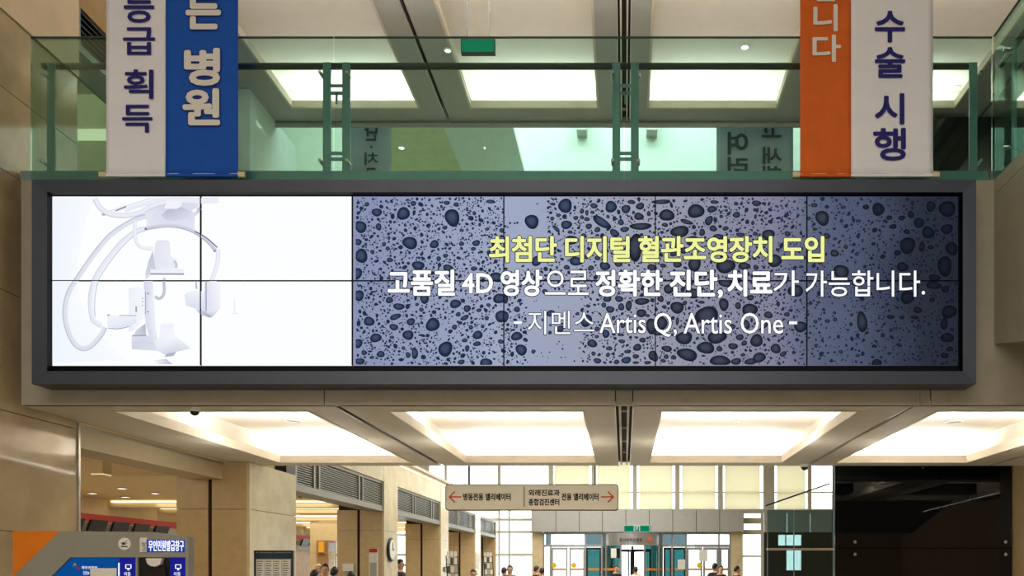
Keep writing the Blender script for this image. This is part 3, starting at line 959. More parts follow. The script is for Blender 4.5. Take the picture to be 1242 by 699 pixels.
droplets = VC()
BL = {
    (430, 236, 6.66): [(180,145,40,35),(395,155,50,55),(475,73,25,20),(50,262,48,50),(195,262,25,28),(790,188,62,70),(822,82,22,20),(1100,58,40,15),(448,392,60,52),(645,403,38,33),(30,385,30,25),(55,497,55,55),(983,393,32,25),(285,530,25,20),(515,575,55,35),(755,595,40,30),(20,640,40,50),(680,520,20,20),(865,398,20,20),(960,440,22,15),(1190,292,20,20),(730,268,22,16),(100,80,20,18),(865,290,18,14),(238,402,18,18),(735,495,20,18),(965,600,25,20),(1145,670,60,40),(745,68,25,18),(968,152,15,18),(145,465,18,18),(268,437,20,16),(910,120,12,18),(1072,280,18,14)],
    (430, 341, 6.66): [(35,118,45,42),(282,155,32,25),(358,207,45,28),(565,145,38,38),(815,185,45,37),(1175,142,55,42),(1185,285,48,50),(910,223,28,30),(890,297,35,20,30),(838,270,22,18),(330,290,45,25,15),(118,327,42,40),(455,330,33,32),(632,353,57,55),(318,373,36,27),(172,460,46,38),(433,437,43,42),(28,505,35,40),(995,437,42,34),(890,480,22,18),(990,508,32,20),(735,550,58,62),(487,585,28,45),(433,598,20,25),(212,592,36,25),(1062,660,55,32),(40,650,42,28),(862,655,30,20),(808,373,23,20),(940,375,20,18),(1182,490,25,18),(910,545,18,27),(78,580,22,22),(1068,300,20,17),(1083,195,18,16),(1005,237,22,15),(540,232,18,18),(505,190,15,15),(302,455,18,14),(140,618,20,13),(395,543,15,16),(1035,367,17,15)],
    (612, 236, 6.66): [(220,220,60,55),(490,92,60,55),(722,92,30,22),(860,100,50,45),(980,118,40,33),(1085,178,38,32),(1095,95,35,28),(785,225,82,36,-35),(1100,258,85,30),(500,245,48,33),(680,258,28,22),(665,200,24,16),(888,312,42,28,-20),(970,283,36,22),(940,225,26,24),(418,278,38,16,-50),(1055,430,60,110),(540,370,55,40),(580,540,55,38),(810,578,45,35),(920,562,32,24),(697,595,26,20),(503,590,25,20),(258,540,40,40),(750,285,25,22),(640,335,25,20),(625,135,18,22),(575,190,20,18),(435,168,22,14),(390,78,22,14),(1190,590,40,26),(1025,62,32,18),(385,195,18,16),(750,515,25,18),(660,505,20,20),(625,185,17,17),(665,148,15,22),(710,145,18,14),(530,305,22,14),(1165,155,18,20),(835,180,15,15)],
    (612, 341, 6.66): [(830,145,35,25),(925,145,36,24,-20),(942,210,24,32),(1003,200,26,42),(1110,165,58,30),(853,230,34,28),(1105,260,38,36),(802,195,22,20),(660,320,48,50),(100,230,27,22),(10,150,20,35),(8,290,25,45),(98,447,48,35),(135,557,46,46),(233,570,19,16),(708,505,40,34),(818,427,28,36),(1115,478,26,22),(1072,537,34,30),(947,488,27,17),(845,545,25,18),(750,645,32,22),(983,640,40,28),(1195,600,35,38),(1185,365,40,70),(955,355,22,25),(375,262,35,28),(450,385,32,25),(1060,610,25,20),(835,597,18,18),(718,587,19,17),(995,570,28,16),(675,203,18,15),(588,265,18,14),(748,388,22,18),(1155,660,30,14),(905,655,25,18),(940,435,25,14),(745,450,18,14),(1100,385,32,25),(325,85,22,22),(880,300,15,20),(1060,660,25,12),(1155,280,18,14)],
    (793, 236, 6.66): [(105,168,60,50),(340,135,65,60),(470,120,40,28),(445,212,30,42,-20),(265,222,55,18,-15),(210,300,75,48,15),(60,60,75,20),(480,275,30,26),(390,307,26,28),(90,247,26,17),(580,275,26,18),(668,165,32,24),(665,75,20,15),(830,72,36,25),(925,325,50,45),(975,535,62,50),(580,580,75,60),(330,565,55,55),(190,565,38,26),(730,580,48,32),(1080,318,25,22),(825,590,22,22),(310,375,55,40),(490,62,35,15),(520,345,50,25),(700,325,35,18),(820,318,20,18),(75,575,26,18),(1065,258,18,12),(545,178,15,15),(240,450,35,30),(160,480,30,22),(1190,585,18,12),(620,295,14,12),(585,130,16,12),(800,230,15,18)],
    (793, 341, 6.66): [(188,215,52,52),(430,280,90,80),(565,190,42,50),(120,65,42,38),(55,145,28,25),(775,235,68,50),(925,275,36,28),(245,460,72,50),(420,540,76,46,-10),(270,595,88,48,-20),(65,340,48,52),(510,455,78,52),(640,528,38,28),(830,482,54,50),(985,547,44,38),(535,645,90,40),(665,650,42,28),(850,620,60,38,20),(780,652,50,26,10),(105,548,42,26,-15),(1185,370,50,48),(1145,80,60,52),(695,455,30,28),(730,503,24,22),(530,548,24,24),(680,200,26,28),(740,355,40,38),(635,370,24,24),(8,620,26,36),(385,172,26,14),(190,325,14,32),(1075,270,22,20),(100,612,22,18),(160,618,22,20),(75,645,22,16),(250,178,18,20),(780,135,28,24),(1045,590,30,20,20),(85,210,20,16),(720,597,20,15),(40,415,55,28),(890,355,30,30),(320,100,70,40),(580,20,60,28),(330,330,32,45)],
    (976, 236, 6.537): [(140,188,55,60),(583,118,52,50),(670,185,26,18),(770,187,28,20),(842,160,26,30),(905,225,40,44),(978,302,48,52),(815,405,66,64),(1130,115,72,60),(1128,275,45,42),(1110,570,60,78),(775,575,45,40),(290,615,60,60),(237,467,36,28),(175,330,28,25),(555,283,22,20),(735,463,30,22),(618,493,22,18),(75,85,25,18),(305,102,20,14),(413,472,17,15),(292,210,15,15),(425,210,22,12),(810,295,26,20),(700,255,30,20),(1165,430,48,55),(1030,660,50,25),(240,352,15,12),(545,392,17,14),(80,275,18,14),(35,190,15,15),(485,100,25,22),(325,415,16,20),(120,545,16,12),(1000,95,35,45),(930,415,25,40),(1000,420,22,18)],
    (976, 341, 6.537): [(455,325,42,84,12),(815,130,55,55),(570,650,40,32),(1145,245,60,55),(1130,450,50,42),(1105,340,32,45),(1025,35,60,32),(895,230,35,26),(680,285,30,18),(180,318,20,16),(240,305,17,17),(85,323,18,14),(118,302,14,14),(553,517,20,14),(287,562,18,15),(90,513,16,15),(108,170,15,12),(235,252,15,12),(870,290,35,14),(420,592,18,13),(1115,65,32,28),(1010,150,22,18),(770,290,20,16),(1150,540,26,20),(1110,590,35,22)],
}
big = []


def droplet(px, py, rx, ry, ang, n, y, light=0.25):
    sh = shade(px)
    ca, sa = math.cos(math.radians(ang)), math.sin(math.radians(ang))
    k1, k2 = random.uniform(0, 6.28), random.uniform(0, 6.28)
    base = lin((34, 44, 66)); mid = lin((62, 76, 102)); rim = lin((20, 28, 48))
    if px > 760: mid = lin((62, 68, 84)); base = lin((36, 40, 52))
    if px > 1050: mid = lin((38, 44, 60)); base = lin((28, 34, 48)); rim = lin((24, 28, 42))
    rings = (0.35, 0.78, 1.0) if n > 10 else (1.0,)
    pts = []
    for rr in rings:
        ring = []
        for k in range(n):
            a = 2 * math.pi * k / n
            wob = 1 + .07 * math.sin(2 * a + k1) + .05 * math.sin(3 * a + k2)
            u, v = rx * rr * wob * math.cos(a), ry * rr * wob * math.sin(a)
            if rr < 1: u -= rx * .12 * (1 - rr); v += ry * .14 * (1 - rr)
            X = px + u * ca - v * sa
            Yp = py - (u * sa + v * ca)
            X = min(max(X, 431.5), 1161.5); Yp = min(max(Yp, 239), 443)
            p = W(X, Yp, YP)
            ring.append((p.x, p.z))
        pts.append(ring)
    if n > 10:
        cm = [tuple(c * sh for c in mid[:3]) + (1,)] * n
        cb_ = [tuple(c * sh for c in base[:3]) + (1,)] * n
        cr_ = [tuple(c * sh for c in rim[:3]) + (1,)] * n
        b0 = len(droplets.v)
        for ring in pts:
            for p in ring: droplets.v.append((p[0], y, p[1]))
        droplets.c += cm + cb_ + cr_
        droplets.f.append(tuple(b0 + i for i in range(n)))
        for q in range(2):
            for k in range(n):
                k3 = (k + 1) % n
                droplets.f.append((b0 + q * n + k, b0 + (q + 1) * n + k, b0 + (q + 1) * n + k3, b0 + q * n + k3))
    else:
        c = tuple(v * sh for v in lin((36, 46, 72))[:3]) + (1,)
        droplets.poly(pts[0], c, y)


for (ox, oy, sc), lst in BL.items():
    for e in lst:
        px, py = ox + e[0] / sc, oy + e[1] / sc
        rx, ry = e[2] / sc, e[3] / sc
        big.append((px, py, rx, ry))
        droplet(px, py, rx, ry, e[4] if len(e) > 4 else 0, 18, YP - .0010)


def density(px, py):
    if 613 < px < 664 and py < 325: return .03
    if 640 < px < 708 and 352 < py and px < 708 - abs(py - 400) * .1: return .06
    if px > 976:
        if px < 1060: return .38
        return .55
    if 935 < px < 976: return .6
    if 708 < px < 900: return .8
    return 1.0


small = 0
tries = 0
while small < 6000 and tries < 60000:
    tries += 1
    px, py = random.uniform(433, 1160), random.uniform(240, 442)
    if random.random() > density(px, py): continue
    r = min(2.8, 0.5 + random.expovariate(1.65))
    if px > 700 and px < 960: r *= 1.12
    if any((px - q[0]) ** 2 / (q[2] + r + .5) ** 2 + (py - q[1]) ** 2 / (q[3] + r + .5) ** 2 < 1 for q in big): continue
    if r > 1.4: big.append((px, py, r, r))
    small += 1
    droplet(px, py, r * random.uniform(.8, 1.4), r * random.uniform(.7, 1.1), random.uniform(0, 180), 7, YP - .0008)
o = droplets.build('droplet_picture', vw)
o['kind'] = 'stuff'

# the white half: picture of a scanner arm
arm = VC()
OX, OY0, OY1, SC = 60, 236, 341, 5.175


def T(x, y): return (OX + x / SC, OY0 + y / SC)
def Bm(x, y): return (OX + x / SC, OY1 + y / SC)


def smooth_path(pts, n=6):
    out = []
    for i in range(len(pts) - 1):
        p0 = pts[max(i - 1, 0)]; p1 = pts[i]; p2 = pts[i + 1]; p3 = pts[min(i + 2, len(pts) - 1)]
        for k in range(n):
            t = k / n
            out.append(tuple(0.5 * ((2 * p1[j]) + (-p0[j] + p2[j]) * t + (2 * p0[j] - 5 * p1[j] + 4 * p2[j] - p3[j]) * t * t + (-p0[j] + 3 * p1[j] - 3 * p2[j] + p3[j]) * t ** 3) for j in (0, 1)))
    out.append(pts[-1])
    return out


layer = [0]


def nexty():
    layer[0] += 1
    return YP - .0006 - layer[0] * .00008


def ribbon(pts, w, c_edge1, c_mid, c_edge2):
    """band of width w px with three tones across"""
    P = smooth_path(pts)
    y = nexty()
    rows = []
    for i, p in enumerate(P):
        a = P[max(i - 1, 0)]; b = P[min(i + 1, len(P) - 1)]
        dx, dy = b[0] - a[0], b[1] - a[1]
        L = math.hypot(dx, dy) or 1
        nx, ny = -dy / L, dx / L
        rows.append([(p[0] + nx * w * s, p[1] + ny * w * s) for s in (-.5, -.15, .15, .5)])
    b0 = len(arm.v)
    for r_ in rows:
        for k, q in enumerate(r_):
            X = max(min(q[0], 429), 61); Y_ = max(min(q[1], 443.3), 239)
            p = W(X, Y_, YP)
            arm.v.append((p.x, y, p.z))
            arm.c.append(lin([c_edge1, c_mid, c_mid, c_edge2][k]))
    for i in range(len(rows) - 1):
        for k in range(3):
            q = b0 + i * 4 + k
            arm.f.append((q, q + 1, q + 5, q + 4))


def shape(pts, col, cols=None):
    q = [W(max(min(x, 429), 61), max(min(y, 443.3), 239), YP) for x, y in pts]
    arm.poly([(p.x, p.z) for p in q], lin(col), nexty(), [lin(c) for c in cols] if cols else None)


PALE, LT, MD, DK = (243, 246, 253), (228, 232, 244), (205, 211, 228), (158, 164, 184)
# soft round floor shape and haze at the left
shape([T(0, 20), T(300, 20), T(230, 150), T(180, 400), Bm(180, 100), Bm(300, 320), Bm(480, 500), Bm(60, 515), Bm(0, 515)], (243, 248, 255), [(238, 244, 253)] + [(248, 251, 255)] * 6 + [(240, 247, 254)] * 2)
ribbon([T(470, 95), T(620, 50), T(800, 35), T(950, 40), T(1060, 35)], 7, LT, (236, 238, 247), LT)
ribbon([T(330, 130), T(420, 98), T(500, 75), T(640, 30)], 4, MD, PALE, LT)
ribbon([T(415, 103), T(482, 76)], 1.2, (90, 96, 116), (90, 96, 116), (90, 96, 116))
ribbon([T(330, 127), T(360, 125)], 2.2, DK, DK, DK)
ribbon([T(950, 85), T(900, 135), T(830, 165), T(740, 160)], 4, MD, MD, DK)
shape([T(605, 100), T(720, 40), T(940, 60), T(910, 150), T(910, 222), T(740, 205), T(612, 228)], LT, [(232, 232, 244), (214, 216, 232), (222, 224, 238), (222, 224, 240), (228, 230, 244), (224, 226, 242), (232, 233, 246)])
shape([T(700, 130), T(740, 95), T(830, 80), T(900, 110), T(870, 150), T(790, 165), T(730, 160)], MD, [(206, 208, 226), (184, 188, 208), (192, 196, 214), (214, 217, 233), (216, 219, 235), (212, 215, 232), (210, 212, 230)])
shape([T(725, 42), T(830, 42), T(830, 70), T(800, 92), T(725, 88)], (242, 243, 250))
shape([T(895, 100), T(925, 82), T(920, 105), T(900, 112)], (252, 252, 255))
ribbon([T(285, 25), T(320, 85), T(380, 122), T(460, 133), T(560, 118), T(650, 72), T(730, 48)], 6.5, (222, 226, 238), (236, 238, 247), (198, 204, 220))
ribbon([T(608, 138), T(540, 158), T(450, 208), T(370, 270), T(290, 365), T(225, 455), T(175, 530), Bm(125, 65), Bm(100, 160), Bm(102, 250), Bm(130, 345), Bm(170, 405), Bm(215, 425), Bm(265, 405), Bm(320, 345), Bm(350, 290)], 6.2, (226, 230, 240), (222, 227, 238), (178, 184, 202))
ribbon([T(605, 218), T(540, 238), T(460, 300), T(390, 380), T(330, 460), T(285, 540), Bm(262, 90), Bm(262, 170), Bm(278, 245), Bm(330, 280)], 7, (248, 250, 254), (234, 237, 247), (206, 212, 228))
ribbon([T(605, 226), T(548, 248), T(470, 316), T(402, 396), T(345, 476), T(308, 540), Bm(288, 90), Bm(284, 170), Bm(288, 225)], 1.4, MD, MD, MD)
ribbon([T(600, 214), T(680, 200), T(760, 196), T(840, 208), T(920, 240), T(990, 290), T(1045, 352)], 4.6, (220, 222, 236), (206, 209, 226), (150, 156, 178))
ribbon([T(912, 232), T(985, 272), T(1055, 334)], 1.5, (110, 118, 140), (110, 118, 140), (110, 118, 140))
shape([T(598, 212), T(612, 212), T(612, 222), T(598, 222)], (100, 106, 124))
shape([T(1030, 350), T(1052, 350), T(1054, 360), T(1032, 362)], (120, 128, 148))
ribbon([T(540, 165), T(537, 240), T(548, 300), T(580, 332), T(655, 342)], 4.4, LT, (240, 242, 250), MD)
shape([T(650, 355), T(668, 470), T(606, 536), T(602, 500), T(622, 420)], MD, [(190, 194, 208), (206, 209, 222), (224, 227, 238), (210, 214, 228), (202, 206, 220)])
shape([Bm(592, 0), Bm(650, 0), Bm(655, 90), Bm(663, 200), Bm(668, 300), Bm(690, 400), Bm(640, 390), Bm(612, 300), Bm(598, 210)], LT, [(214, 218, 232), (228, 231, 243), (240, 243, 250), (242, 245, 252), (236, 240, 249), (228, 233, 245), (214, 220, 235), (220, 226, 240), (216, 220, 236)])
ribbon([Bm(604, 65), Bm(604, 208)], 1.1, DK, DK, DK)
shape([T(672, 292), T(684, 288), T(740, 288), T(755, 300), T(762, 385), T(795, 412), T(806, 440), T(803, 465), T(668, 470), T(658, 400), T(662, 320)], LT, [(236, 238, 246), (228, 231, 242), (226, 229, 241), (230, 232, 243), (236, 238, 247), (232, 235, 245), (228, 232, 243), (236, 238, 247), (232, 235, 245), (224, 228, 240), (230, 233, 243)])
ribbon([T(782, 418), T(795, 440), T(793, 462)], 3.2, DK, MD, MD)
ribbon([T(634, 484), T(845, 484)], 5.5, LT, (240, 242, 250), LT)
ribbon([T(634, 500), T(846, 501)], 1.5, (120, 126, 146), (130, 136, 156), (120, 126, 146))
shape([T(712, 524), T(732, 524), T(732, 540), T(712, 540)], MD)
ribbon([Bm(720, 0), Bm(722, 70), Bm(706, 104), Bm(685, 112), Bm(664, 98)], 3.6, MD, (196, 201, 216), DK)
shape([Bm(497, 48), Bm(560, 35), Bm(600, 60), Bm(600, 210), Bm(575, 260), Bm(548, 300), Bm(500, 320), Bm(500, 150)], (241, 244, 251), [(232, 236, 246)] + [(243, 246, 252)] * 5 + [(226, 231, 243), (238, 241, 249)])
shape([Bm(365, 215), Bm(545, 220), Bm(545, 262), Bm(500, 290), Bm(420, 302), Bm(365, 288)], LT, [(240, 243, 251), (236, 240, 249), (222, 228, 240), (220, 226, 239), (216, 222, 236), (232, 237, 247)])
ribbon([Bm(440, 216), Bm(548, 218)], 1.3, DK, MD, DK)
ribbon([Bm(368, 296), Bm(430, 302), Bm(500, 288)], 1.0, DK, DK, MD)
shape([Bm(541, 160), Bm(551, 160), Bm(551, 196), Bm(541, 196)], DK)
shape([Bm(365, 210), Bm(380, 210), Bm(378, 220), Bm(366, 220)], DK)
for yy in (80, 193): shape([Bm(616, yy - 4), Bm(625, yy - 4), Bm(625, yy + 4), Bm(616, yy + 4)], (110, 116, 136))
for yy in (110, 130, 155): shape([Bm(583, yy - 3), Bm(592, yy - 3), Bm(592, yy + 3), Bm(583, yy + 3)], DK)
shape([Bm(552, 305), Bm(605, 268), Bm(608, 342), Bm(525, 344)], MD, [(206, 211, 224), (176, 182, 198), (190, 196, 211), (212, 217, 230)])
shape([Bm(518, 345), Bm(612, 343), Bm(700, 372), Bm(720, 440), Bm(650, 438), Bm(518, 428)], LT, [(222, 227, 239), (214, 220, 234), (232, 237, 247), (222, 228, 241), (196, 203, 219), (206, 212, 227)])
ribbon([Bm(518, 388), Bm(600, 388), Bm(650, 392)], 1.0, MD, MD, MD)
ribbon([Bm(520, 345), Bm(612, 343)], 1.4, DK, DK, DK)
shape([Bm(700, 270), Bm(780, 268), Bm(792, 345), Bm(845, 385), Bm(888, 425), Bm(800, 445), Bm(740, 470), Bm(680, 440), Bm(655, 375), Bm(690, 360)], LT, [(240, 243, 251), (240, 243, 251), (246, 248, 253), (240, 243, 250), (222, 228, 240), (208, 214, 228), (200, 207, 223), (226, 231, 243), (232, 237, 247), (240, 243, 251)])
shape([Bm(742, 456), Bm(798, 446), Bm(780, 472), Bm(722, 478)], (176, 182, 198))
shape([Bm(650, 500), Bm(735, 490), Bm(775, 524), Bm(690, 524)], MD, [(244, 247, 252), (200, 206, 220), (186, 192, 208), (226, 230, 241)])
ribbon([T(1060, 345), T(1058, 420), T(1035, 500), T(1020, 540), Bm(1008, 60), Bm(1006, 190)], 5.5, LT, (238, 240, 249), (216, 220, 235))
shape([Bm(975, 12), Bm(1040, 0), Bm(1076, 10), Bm(1075, 175), Bm(1020, 230), Bm(968, 205)], LT, [(222, 225, 240), (240, 241, 250), (246, 247, 253), (240, 242, 251), (190, 195, 214), (214, 218, 234)])
ribbon([Bm(985, 0), Bm(985, 190)], 1.8, MD, DK, MD)
shape([Bm(850, 88), Bm(880, 66), Bm(940, 58), Bm(970, 70), Bm(970, 180), Bm(930, 178), Bm(858, 155)], PALE, [(226, 230, 243), (240, 243, 251), (246, 248, 253), (242, 245, 252), (222, 227, 241), (216, 222, 237), (220, 226, 240)])
shape([Bm(918, 178), Bm(970, 186), Bm(1020, 228), Bm(1000, 230), Bm(950, 212)], MD, [(206, 211, 226), (196, 202, 220), (140, 147, 170), (176, 182, 202), (190, 196, 215)])
ribbon([T(925, 540), Bm(922, 20), Bm(926, 52)], 1.8, MD, DK, MD)
ribbon([Bm(1163, 110), Bm(1165, 205)], 2, PALE, (236, 239, 248), PALE)
ribbon([Bm(1150, 206), Bm(1182, 206)], 1.8, PALE, (228, 233, 244), PALE)
o = arm.build('scanner_picture', vw)

# joints of the panels run over the picture
for c in range(1, 6):
    x = sx0 + c * colw
    box('panel_joint', 'bezel', vw, x - .0042, x + .0042, YP - .0135, YP - .0105, sz0, sz1)
for k in range(2):
    box('panel_joint', 'bezel', vw, sx0 if k == 0 else SPLIT, SPLIT if k == 0 else sx1, YP - .0132, YP - .0108, (sz0 + sz1) / 2 - .0035, (sz0 + sz1) / 2 + .0035)

TY = YP - .0155
def scr(body, b, m='e_textw', off=0.0, sp=1.0, out=.03):
    lettering(body, b, TY, m, vw, off, sp, outline=out, om='e_shadow')
scr('최첨단 디지털 혈관조영장치 도입', (593, 286, 1000, 318.5), 'e_texty', .03, .95, .03)
scr('고품질', (470, 327, 552, 359), off=.034)
scr('4D', (560, 331, 598, 356), off=.03)
scr('영상', (607, 327, 658, 359.5), off=.034)
scr('으로', (661, 328, 714, 358), off=.008)
scr('정확한', (722, 327, 804, 360), off=.034)
scr('진단,', (812, 327, 877, 362), off=.034)
scr('치료', (882, 327, 937, 360), off=.034)
scr('가', (938, 328, 969, 359), off=.008)
scr('가능합니다.', (977, 328, 1122, 360), off=.008)
scr('-', (623, 390, 633, 393), off=.0)
scr('지멘스', (640, 377, 721, 406), off=.0)
scr('Artis Q,', (727, 379.5, 821, 409), off=.008)
scr('Artis One', (829, 379.5, 950, 405), off=.008)
scr('-', (957, 390, 967, 393.5), off=0.0)

# ------------------------------------------------------------------ balustrades of green glass
bal = thing('glass_balustrade', (-0.9, YB, ZD), 'green glass balustrade with steel posts along the bridge above the screen', 'balustrade')
gx = [W(35.5, 0, YB).x, W(403.5, 0, YB).x + .004, W(757, 0, YB).x, W(1110, 0, YB).x, 2.955]
for i in range(4):
    x0, x1 = gx[i] + .004, gx[i + 1] - .004
    p_ = box('glass_pane', 'glass_green', bal, x0, x1, YB + .01, YB + .022, ZD - .02, 5.86)
    box('pane_edge', 'glass_edge', p_, x0, x1, YB + .008, YB + .024, 5.86, 5.868)
YH = YB + .12
hz = W(0, 80.5, YH).z
hrx0 = W(52, 0, YH).x
MB().tube((hrx0, YH, hz), (2.86, YH, hz), .026, 12).build('handrail', 'rail', bal)
for (a, w_) in ((61, 0), (396, 1), (419.5, 1), (747.5, 1), (770, 1), (1098, 1), (1121, 1), (1181, 0)):
    x = W(a, 0, YB + .06).x
    post = box('post', 'steel', bal, x - .032, x + .032, YB + .065, YB + .08, ZD + .02, hz)
    for py in (88, 195):
        z = W(0, py, YB).z
        for s in ((-1,) if a in (396, 747.5, 1098, 61) else (1,)):
            MB().tube((x + s * .03, YB - .012, z), (x + s * .03, YB + .066, z), .013, 10).build('clamp', 'chrome', post)
for xc in (407.7, 758.7, 1109.5):
    x = W(xc, 0, YB + .06).x
    for py in (104, 113, 186, 193):
        z = W(0, py, YB + .07).z
        box('crossbar', 'steel', bal, x - .045, x + .045, YB + .066, YB + .078, z - .012, z + .012)
    z0, z1 = W(0, 112, YB + .07).z, W(0, 126, YB + .07).z
    box('crossbar', 'steel', bal, x - .008, x + .008, YB + .066, YB + .078, z1, z0)
bal2 = thing('glass_balustrade', (2.96, 4.5, ZD), 'green glass balustrade on the side balcony at the right edge', 'balustrade')
for y0, y1 in ((4.55, YB - .0), (2.5, 4.54)):
    p_ = box('glass_pane', 'glass_side', bal2, 2.957, 2.969, y0, y1, ZD - .02, 5.86)
    box('pane_edge', 'glass_edge', p_, 2.955, 2.971, y0, y1, 5.86, 5.868)
    for y in (y0 + .2, y1 - .2):
        post = box('post', 'steel', bal2, 3.02, 3.035, y - .03, y + .03, ZD - .02, hz)
        for z in (ZD + .14, ZD + .9):
            MB().tube((2.945, y, z), (3.02, y, z), .013, 10).build('clamp', 'chrome', post)
MB().tube((3.06, 2.5, hz), (3.06, YB + .1, hz), .026, 12).build('handrail', 'rail', bal2)


# ------------------------------------------------------------------ hanging banners
def cloth(x0, x1, z0, z1, Y, amp, seed):
    rnd = random.Random(seed)
    nx, nz = 14, 40
    ph = [rnd.uniform(0, 6.28) for _ in range(4)]
    mb = MB()
    vs_ = []
    for j in range(nz + 1):
        z = z0 + (z1 - z0) * j / nz
        e = math.exp(-(z - z0) / .10)
        for i in range(nx + 1):
            u = i / nx
            x = x0 + (x1 - x0) * u
            y = Y + amp * .5 * math.sin(u * 5 + ph[0] + z * .8) + e * amp * 1.6 * math.sin(u * 14 + ph[1]) + e * amp * math.sin(u * 23 + ph[2] + z * 30)
            vs_.append((x, y, z))
    fs_ = [(j * (nx + 1) + i, j * (nx + 1) + i + 1, (j + 1) * (nx + 1) + i + 1, (j + 1) * (nx + 1) + i) for j in range(nz) for i in range(nx)]
    return mb.add(vs_, fs_)


YN = 6.46
def banner(label, xa, xs_, xb, ma, mb_, seed):
    t = thing('hanging_banner', (W((xa + xb) / 2, 0, YN).x, YN, 4.66), label, 'banner')
    zb = W(0, 212.5, YN).z
    A, S_, B_ = W(xa, 0, YN).x, W(xs_, 0, YN).x, W(xb, 0, YN).x
    for x0, x1, m, sd in ((A, S_, ma, seed), (S_, B_, mb_, seed + 1)):
        o_ = cloth(x0, x1, zb, 7.42, YN, .0035, sd).build('cloth', m, t, smooth=True)
        s_ = o_.modifiers.new('t', 'SOLIDIFY'); s_.thickness = .002; s_.offset = 1
        w = MB()
        w.box(x0, x1, YN - .012, YN + .008, zb - .015, zb + .006)
        w.build('bottom_hem', m, t, bevel=.003)
    rod = MB().tube((W(xa - 9, 0, YN).x, YN + .006, zb + .008), (W(xb + 8, 0, YN).x, YN + .006, zb + .008), .009, 10).build('bottom_rod', 'cream_tip', t)
    for xx, s in ((W(xa - 9, 0, YN).x, 1), (W(xb + 8, 0, YN).x, -1)):
        MB().box(xx, xx + s * .055, YN - .006, YN + .014, zb - .014, zb + .024).build('rod_end', 'cream_tip', rod)
    MB().tube((A - .03, YN, 7.43), (B_ + .03, YN, 7.43), .012).build('top_rod', 'alu', t)
    return t


TB = YN - .012
b1 = banner('white and blue cloth banner hanging left above the screen', 129, 201, 289, 'cloth_white', 'cloth_blue', 3)
for s_, bb in (('등', (150, -10, 187, 27.5)), ('급', (149, 33, 188, 66.5)), ('획', (150, 84, 186, 120)), ('득', (148, 127, 185, 161))):
    lettering(s_, bb, TB, 'ink_navy', b1, .022)
for s_, bb in (('든', (225, -8, 268, 35.5)), ('병', (223, 58, 267, 104)), ('원', (221, 107, 267, 152))):
    lettering(s_, bb, TB, 'ink_white', b1, .042, outline=.028, om='ink_navy')
b2_ = banner('orange and white cloth banner hanging right above the screen', 970.5, 1032, 1131.5, 'cloth_orange', 'cloth_white', 9)
for s_, bb in (('합', (986, -31, 1018, 1.5)), ('니', (986.5, 5, 1016, 38)), ('다', (985.5, 42, 1020, 75))):
    lettering(s_, bb, TB, 'ink_white', b2_, .025)
for s_, bb in (('수', (1061, 13, 1098, 51.5)), ('술', (1061, 57, 1098, 94.5)), ('시', (1061, 113, 1097, 151)), ('행', (1059, 155, 1099, 195))):
    lettering(s_, bb, TB, 'ink_navy', b2_, .028)

# banners on the far side of the bridge, seen from behind
YR = 11.25
def far_banner(label, xa, xb, items, seed):
    x0, x1 = W(xa, 0, YR).x, W(xb, 0, YR).x
    t = thing('hanging_banner', ((x0 + x1) / 2, YR, 6.6), label, 'banner')
    o_ = cloth(x0, x1, 6.65, 10.6, YR, .004, seed).build('cloth', 'cloth_back', t, smooth=True)
    s_ = o_.modifiers.new('t', 'SOLIDIFY'); s_.thickness = .002
    MB().tube((x0 - .03, YR, 10.6), (x1 + .03, YR, 10.6), .015).build('top_rod', 'alu', t)
    for s_, bb in items:
        lettering(s_, bb, YR - .02, 'ink_grey', t, .03, mirror=True)
far_banner('grey banner seen from behind through the glass, between posts left of centre', 425, 475,
           [('단', (442, 150, 458, 171)), ('·', (448.5, 176.5, 452, 180)), ('치', (442, 185, 458.5, 200.5)), ('료', (443, 203.5, 457, 220))], 21)
far_banner('grey banner seen from behind through the glass, beside the orange banner', 869, 962,
           [('여', (882.5, 160, 907.5, 188)), ('러', (882.5, 190, 907, 214)), ('고', (924, 146, 948, 167)), ('새', (925, 178, 948, 199.5)), ('해', (925, 201, 948, 222))], 25)

# green sign board under the upper ceiling
ZG = W(560, 62, 8.4)
g_t = thing('hanging_exit_sign', (ZG.x + .16, 8.4, ZG.z), 'small dark green sign board hanging from the upper ceiling behind the glass', 'sign')
pA, pB = W(560, 62.5, 8.4), W(599, 48, 8.4)
box('body', 'e_green', g_t, pA.x, pB.x, 8.4, 8.45, pA.z, pB.z, .004)
box('border', 'darkframe', g_t, pA.x - .01, pB.x + .01, 8.405, 8.46, pA.z - .01, pB.z + .01)
for xx in (pA.x + .05, pB.x - .05):
    MB().tube((xx, 8.43, pB.z), (xx, 8.43, ZC + .33), .006).build('rod', 'steel', g_t)

# ------------------------------------------------------------------ hanging direction sign
YS = 10.9
hs = thing('hanging_direction_sign', (W(644.5, 0, YS).x, YS, W(0, 620, YS).z), 'beige hanging lift direction sign with two orange arrows below the bridge', 'sign')
p0, p1 = W(540, 619.5, YS), W(750, 587.5, YS)
def rrect(x0, x1, z0, z1, r, n=5):
    pts = []
    for cx_, cz_, a0 in ((x1 - r, z1 - r, 0), (x0 + r, z1 - r, 90), (x0 + r, z0 + r, 180), (x1 - r, z0 + r, 270)):
        for k in range(n + 1):
            a = math.radians(a0 + 90 * k / n)
            pts.append((cx_ + r * math.cos(a), cz_ + r * math.sin(a)))
    return pts
MB().prism(rrect(p0.x, p1.x, p0.z, p1.z, .04), YS + .004, YS + .08).build('casing', 'sign_edge', hs)
MB().prism(rrect(p0.x + .012, p1.x - .012, p0.z + .012, p1.z - .012, .03), YS - .004, YS + .006).build('face', 'sign_beige', hs)
LY = YS - .006
